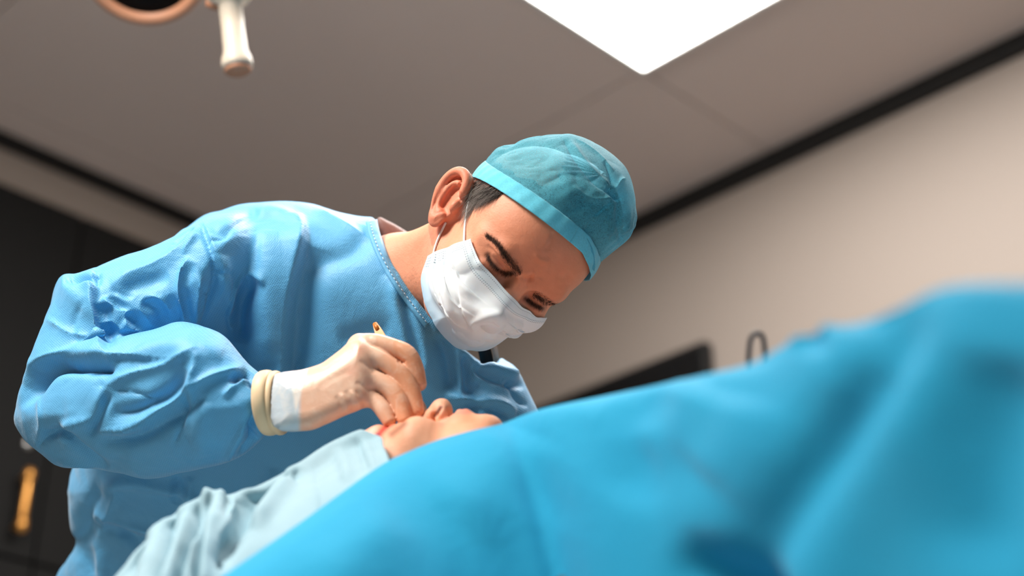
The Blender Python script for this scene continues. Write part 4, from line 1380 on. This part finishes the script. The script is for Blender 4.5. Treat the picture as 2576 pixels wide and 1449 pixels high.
edge = [(300, 1640, 1.26), (430, 1545, 1.30), (560, 1449, 1.35), (750, 1318, 1.42), (940, 1182, 1.50), (1020, 1142, 1.52), (1100, 1112, 1.535), (1180, 1092, 1.54), (1258, 1074, 1.54), (1350, 1040, 1.48), (1500, 1010, 1.40),
        (1640, 982, 1.31), (1760, 958, 1.22), (1880, 932, 1.15), (1960, 892, 1.10), (2040, 860, 1.05), (2150, 836, 1.0), (2240, 800, .95), (2330, 757, .91), (2420, 745, .88), (2560, 746, .85), (2700, 752, .82), (2900, 775, .79)]
for w_ in ((.62, .70, .925), (.85, .68, .93), (1.25, .60, .94), (1.75, .50, .94)):
    edge.append(tuple(float(q) for q in pix(from_world(np.array(w_)))))
B = catmull(np.array([P(*e) for e in edge]), 300)
edge = np.stack(pix(B), 1)
over = np.clip((edge[:, 0] - 1500) / 800, 0, 1)[:, None]; over = over * over * (3 - 2 * over)
left = np.clip((1500 - edge[:, 0]) / 700, 0, 1)[:, None]; left = left * left * (3 - 2 * left)          # share of a free edge lying on the patient
rows = []
#        down, towards the camera, right
prof = [(.16, -.20, .0), (.07, -.10, .0), (.018, -.035, .0), (0, 0, 0), (.012, .035, .004), (.04, .075, .01), (.09, .115, .02), (.16, .145, .03), (.26, .165, .04), (.40, .18, .05), (.60, .19, .05), (.82, .20, .05)]
for k, (dn, nr, rt) in enumerate(prof):
    if k < 3:
        row = B + (DN * dn + NR * nr) * (1 - left) + left * (DN * .003 * (3 - k) + NR * -.004 * (3 - k))
        lvl = to_world(B); lvl[:, 1] += (.70, .42, .12)[k]; lvl[:, 2] = (.92, 1.045, 1.0)[k] if k < 2 else .5 * (lvl[:, 2] + np.minimum(lvl[:, 2] + .0, 1.0))
        row = row * (1 - over) + from_world(lvl) * over
    else:
        row = B + DN * dn + NR * nr + RT * (rt * (1 + 2.0 * left))
    rows.append(row)
rows = np.array(rows)
G = np.stack([catmull(rows[:, i], 150) for i in range(300)], 1)
V, Q = grid_vf(G)
if (vnormals(V, Q) * (-V)).sum() < 0: Q = Q[:, ::-1]
V = lap_smooth(V, Q, 4, .5)
DS = [
    ([(2345, 770), (2240, 930), (2110, 1130), (1980, 1300), (1880, 1460), (1800, 1600)], 58, -15, 'r', None, 'x'),
    ([(2440, 770), (2350, 950), (2230, 1150), (2120, 1350), (2060, 1500)], 110, 9, 'r', None, 'x'),
    ([(2200, 830), (2080, 960), (1930, 1150), (1800, 1300)], 120, 8, 'r', None, 'x'),
    ([(1700, 1400), (1790, 1450), (1900, 1520), (2000, 1620)], 60, -32, 'r', None, 'x'),
    ([(1560, 1000), (1640, 1080), (1600, 1180), (1560, 1260)], 80, -9, 'r'), ([(1760, 960), (1720, 1060), (1600, 1130)], 70, 9, 'r'),
    ([(1880, 1000), (1850, 1100), (1780, 1200)], 90, 8, 'r'), ([(2030, 850), (2062, 858), (2085, 848)], 26, -9, 'r'), ([(1985, 850), (2060, 825), (2110, 835)], 30, 6, 'r'),
    ([(1300, 1080), (1250, 1200), (1150, 1320)], 110, 9, 'r'), ([(1450, 1030), (1400, 1150), (1330, 1300)], 110, -4, 'r'), ([(1000, 1300), (900, 1400), (800, 1500)], 90, 9, 'r'),
    ([(2560, 900), (2500, 1150), (2450, 1450)], 120, -14, 'r'),
]
V, _ = sculpt(V, Q, DS, 0.0)
V = lap_smooth(V, Q, 5, .5)
drape = mk('surgical_drape', to_world(V), Q, M['drape'], None, uv=V[:, :2], loc=to_world(V).mean(0) * [1, 1, 0] + [0, 0, to_world(V)[:, 2].min()])
tag(drape, 'bright blue drape filling the lower right foreground over the patient', 'drape')
solidify(drape, .0015)

# pale towel round the patient's head
edge = [(960, 1068, 1.62), (904, 1086, 1.61), (830, 1121, 1.605), (755, 1168, 1.59), (728, 1181, 1.58), (640, 1222, 1.57), (562, 1254, 1.555), (540, 1249, 1.55), (522, 1244, 1.545), (482, 1268, 1.535), (445, 1291, 1.525), (388, 1332, 1.50), (352, 1380, 1.475), (300, 1449, 1.44), (240, 1540, 1.40), (180, 1650, 1.35)][1:]
edge = catmull(np.array(edge, float), 200)
B = np.array([P(*e) for e in edge])
rows = []
t_ = np.linspace(0, 1, 200)[:, None]
for k, (dn, nr, rt) in enumerate([(.06, -.17, -.0), (.006, -.08, 0), (0, 0, 0), (.014, .018, .004), (.035, .045, .010), (.06, .075, .018), (.10, .11, .026), (.16, .14, .04), (.30, .17, .05), (.5, .18, .05)]):
    f_ = 1.0
    rows.append(B + (DN * dn + NR * nr + RT * (rt + (0.02 * (1 - t_) if k > 2 else 0))) * f_)
rows = np.array(rows)
G = np.stack([catmull(rows[:, i], 110) for i in range(200)], 1)
V, Q = grid_vf(G)
if (vnormals(V, Q) * (-V)).sum() < 0: Q = Q[:, ::-1]
V, _ = sculpt(V, Q, [
    ([(514, 1250), (495, 1300), (478, 1350), (455, 1400), (440, 1470)], 10, -15, 'r', None, 'x'), ([(534, 1250), (514, 1300), (500, 1360), (492, 1450)], 10, -15, 'r', None, 'x'),
    ([(522, 1246), (503, 1310), (488, 1370), (476, 1460)], 9, 7, 'r', None, 'n'), ([(550, 1252), (536, 1310), (522, 1380), (515, 1460)], 16, 8, 'r', None, 'n'), ([(490, 1270), (465, 1330), (440, 1390), (415, 1470)], 14, 7, 'r', None, 'x'),
    ([(440, 1296), (425, 1370), (395, 1449)], 13, -9, 'r', None, 'n'), ([(410, 1320), (385, 1390), (350, 1470)], 18, 7, 'r', None, 'x'), ([(370, 1360), (350, 1420), (320, 1480)], 10, -6, 'r', None, 'n'),
    ([(725, 1185), (690, 1205), (640, 1232), (620, 1245)], 8, -16, 'r'), ([(745, 1178), (740, 1200), (735, 1215)], 8, -8, 'r'), ([(715, 1200), (650, 1250), (600, 1320), (560, 1400)], 20, -18, 'r', None, 'x'), ([(740, 1210), (690, 1260), (640, 1330)], 18, 12, 'r'),
    ([(910, 1095), (926, 1130), (945, 1180)], 7, 3, 'r', None, 'x'), ([(893, 1100), (908, 1135), (922, 1180)], 6, -3.5, 'r', None, 'x'), ([(850, 1130), (870, 1170), (880, 1220)], 14, 4, 'r'), ([(600, 1245), (580, 1300), (560, 1350)], 14, 6, 'r')], -.3)
N = vnormals(V, Q)
V = V + N * (.004 * crumple(V + 2, 16, 31))[:, None]
V = lap_smooth(V, Q, 2, .4)
tw = mk('head_towel', to_world(V), Q, M['towel'], None, uv=V[:, :2], loc=to_world(V).mean(0) * [1, 1, 0] + [0, 0, to_world(V)[:, 2].min()])
tag(tw, 'pale blue towel wrapped over the patient\'s head, creased at lower left', 'towel')
solidify(tw, .0015)
# ------------------------------------------------------------------ dark cabinets along the left wall
cab_top = ray_plane(150, 518, RP(.04, 0, 0), E1)[2]
hx, hy = ray_plane(76, 1180, RP(.07, 0, 0), E1), ray_plane(46, 1340, RP(.07, 0, 0), E1)
_, hb, _ = rc((hx + hy) / 2)
seam_z = ray_plane(60, 1412, RP(.04, 0, 0), E1)[2]
DW = .62
b_first = hb - .06                          # hinge side seam just right of the handle
lab = ['tall charcoal cabinet behind the surgeon\'s back, nearest the corner', 'tall charcoal cabinet with the brass bar handle at the far left', 'tall charcoal cabinet at the photo\'s left edge', 'tall charcoal cabinet beyond the left edge']
for k, (b0, b1) in enumerate([(b_first - DW, b_first), (b_first, b_first + DW), (b_first + DW, b_first + 2 * DW)]):
    root = empty('tall_cabinet', RP(.02, (b0 + b1) / 2, 0), label=lab[k], cat='cabinet', group='charcoal wall cabinets')
    rbox('body', (0.0, .022), (b0, b1), (0, cab_top), M['cab'], root)
    for z0, z1 in ((.08, seam_z - .004), (seam_z + .004, cab_top - .004)):
        d = rbox('door', (.024, .042), (b0 + .003, b1 - .003), (z0, z1), M['cab'], root, .002)
        up = z1 > seam_z + .1
        za, zb = (hy[2], hx[2]) if up else (seam_z - .33, seam_z - .16)
        bb = b0 + .06
        v, f = tube_vf(np.array([RP(.075, bb, za), RP(.075, bb, zb)]), .009, 14)
        h = mk('handle', v, f, M['brass'], d, label='brass bar handle'); bevel(h, .004)
        for zz in (za + .018, zb - .018):
            v, f = tube_vf(np.array([RP(.042, bb, zz), RP(.075, bb, zz)]), .007, 10)
            mk('handle_post', v, f, M['brass'], d)
            v, f = lathe_vf([(.008, -.016), (.0125, -.012), (.0125, .012), (.008, .016)], RP(.075, bb, zz), EZ, 14)
            mk('handle_collar', v, f, M['brass'], d)
        if up:
            lk = ray_plane(75, 1119, RP(.045, 0, 0), E1)[2]
            v, f = lathe_vf([(.011, 0), (.011, .006), (.009, .008)], RP(.042, bb, lk), E1, 20)
            mk('lock', v, f, M['steel'], d)

# ------------------------------------------------------------------ black screen on the right wall
p_tr = ray_plane(1768, 853, RP(0, .05, 0), E2)
a_r, _, z_t = rc(p_tr)
scr = empty('wall_screen', RP(a_r - .45, .03, z_t - .27), label='black wall screen with its corner above the drape', cat='screen')
rbox('housing', (a_r - .9, a_r), (.012, .045), (z_t - .54, z_t), M['black'], scr, .004)
rbox('glass', (a_r - .885, a_r - .015), (.045, .048), (z_t - .525, z_t - .015), M['screen'], scr)
rbox('wall_bracket', (a_r - .55, a_r - .35), (0, .012), (z_t - .37, z_t - .17), M['steel'], scr)

# ------------------------------------------------------------------ dark wire loop behind the drape
M['cord'] = paint('dark_rubber', srgb(40, 34, 40), 0.4, 0.15)
d0 = 1.34
pts = catmull(np.array([P(1888, 1400, d0 - .08), P(1886, 1150, d0 - .03), P(1884, 960, d0), P(1884, 890, d0), P(1890, 850, d0), P(1905, 838, d0), P(1919, 850, d0), P(1924, 890, d0), P(1922, 960, d0), P(1922, 1150, d0 - .03), P(1924, 1400, d0 - .08)]), 60)
v, f = tube_vf(pts, .0022, 10)
lo_ = mk('wire_loop', to_world(v), f, M['cord'], None, loc=to_world(pts[0]))
tag(lo_, 'dark bent wire loop sticking up behind the blue drape', 'wire')

# ------------------------------------------------------------------ surgical lamp, upper left
lamp = empty('surgical_lamp', to_world(P(590, -40, 2.35)), label='surgical lamp with ivory handle and dark round lens at upper left', cat='lamp')
M['lens'] = paint('dark_lens', srgb(14, 17, 19), 0.7, 0.1, spec=0.06)
# round head: seen from below, rim towards us
c = P(362, -88, 2.45)
nw = RW @ np.array([.05, -.55, .83]); nw = nw / np.linalg.norm(nw)
cw = to_world(c)
R_ = .098
v, f = lathe_vf([(R_ * .80, .0), (R_ * .82, .004), (R_ * .86, .010), (R_ * .97, .010), (R_, .004), (R_, -.03), (R_ * .86, -.06), (R_ * .3, -.075)], cw, nw, 64)
mk('head_rim', v, f, M['tan'], lamp, label='tan rim of the round lamp head')
v, f = lathe_vf([(R_ * .80, .0005), (R_ * .5, .005), (.002, .007)], cw, nw, 64)
mk('lens', v, f, M['lens'], lamp)
# handle
a, b = P(574, -30, 2.34), P(598, 172, 2.30)
ax_ = to_world(b) - to_world(a); ln = np.linalg.norm(ax_)
v, f = lathe_vf([(.012, -.03), (.030, -.028), (.032, .016), (.028, .022), (.0175, .026), (.0165, ln * .5), (.0175, ln * .8), (.0215, ln * .88), (.0225, ln * .95), (.0215, ln)], to_world(a), ax_, 40)
mk('handle', v, f, M['ivory'], lamp, label='ivory lamp handle')
v, f = lathe_vf([(.0195, 0), (.0195, .004), (.016, .007)], to_world(b), ax_, 36)
mk('handle_cap', v, f, M['tan'], lamp)
v, f = tube_vf(np.array([to_world(P(545, -8, 2.34)), to_world(P(536, 22, 2.34))]), [.014, .012], 16)
mk('pivot', v, f, M['tan'], lamp)
# unseen lit head added as key light, upper left, and arms to the ceiling
hc = np.array([-.85, .85, 2.32]); dn_ = np.array([-.10, 1.60, 1.22]) - hc; dn_ /= np.linalg.norm(dn_)
v, f = lathe_vf([(.05, .0), (.23, .0), (.26, .015), (.27, -.02), (.24, -.06), (.09, -.10)], hc, dn_, 64)
mk('added_head_shell', v, f, M['ivory'], lamp)
v, f = lathe_vf([(.228, .001), (.1, .004), (.002, .005)], hc, dn_, 48)
mk('added_light_glass', v, f, M['added_lamp_glass'], lamp)
ld = bpy.data.lights.new('added_key_light', 'AREA'); ld.shape = 'DISK'; ld.size = .46; ld.energy = KEY_W; ld.color = (1.0, .95, .89)
lo = bpy.data.objects.new('added_key_light', ld); COL.objects.link(lo)
lo.location = hc + dn_ * .02; lo.rotation_euler = Vector(dn_).to_track_quat('-Z', 'Y').to_euler()
hub = to_world(P(560, -190, 2.36))
top = np.array([-.75, 1.75, H_CEIL])
def arm(pts, r=.02):
    v, f = tube_vf(catmull(np.array(pts), 30), r, 14); mk('lamp_arm', v, f, M['ivory'], lamp)
arm([to_world(a) - ax_ / ln * .02, hub, np.array([top[0] + .1, top[1], hub[2] + .2]), np.array([top[0], top[1], hub[2] + .35])])
arm([cw - nw * .07, cw - nw * .12 + np.array([0, .05, .06]), np.array([top[0], top[1], cw[2] + .40])], .016)
arm([hc - dn_ * .10, hc - dn_ * .2 + EZ * .1, np.array([-.95, 1.2, 2.6]), np.array([top[0], top[1], 2.6])])
arm([np.array([top[0], top[1], hub[2] + .3]), np.array([top[0], top[1], 2.5]), top], .03)
v, f = lathe_vf([(.09, 0), (.09, -.03), (.04, -.05)], top, EZ, 32)
mk('ceiling_rose', v, f, M['ivory'], lamp)
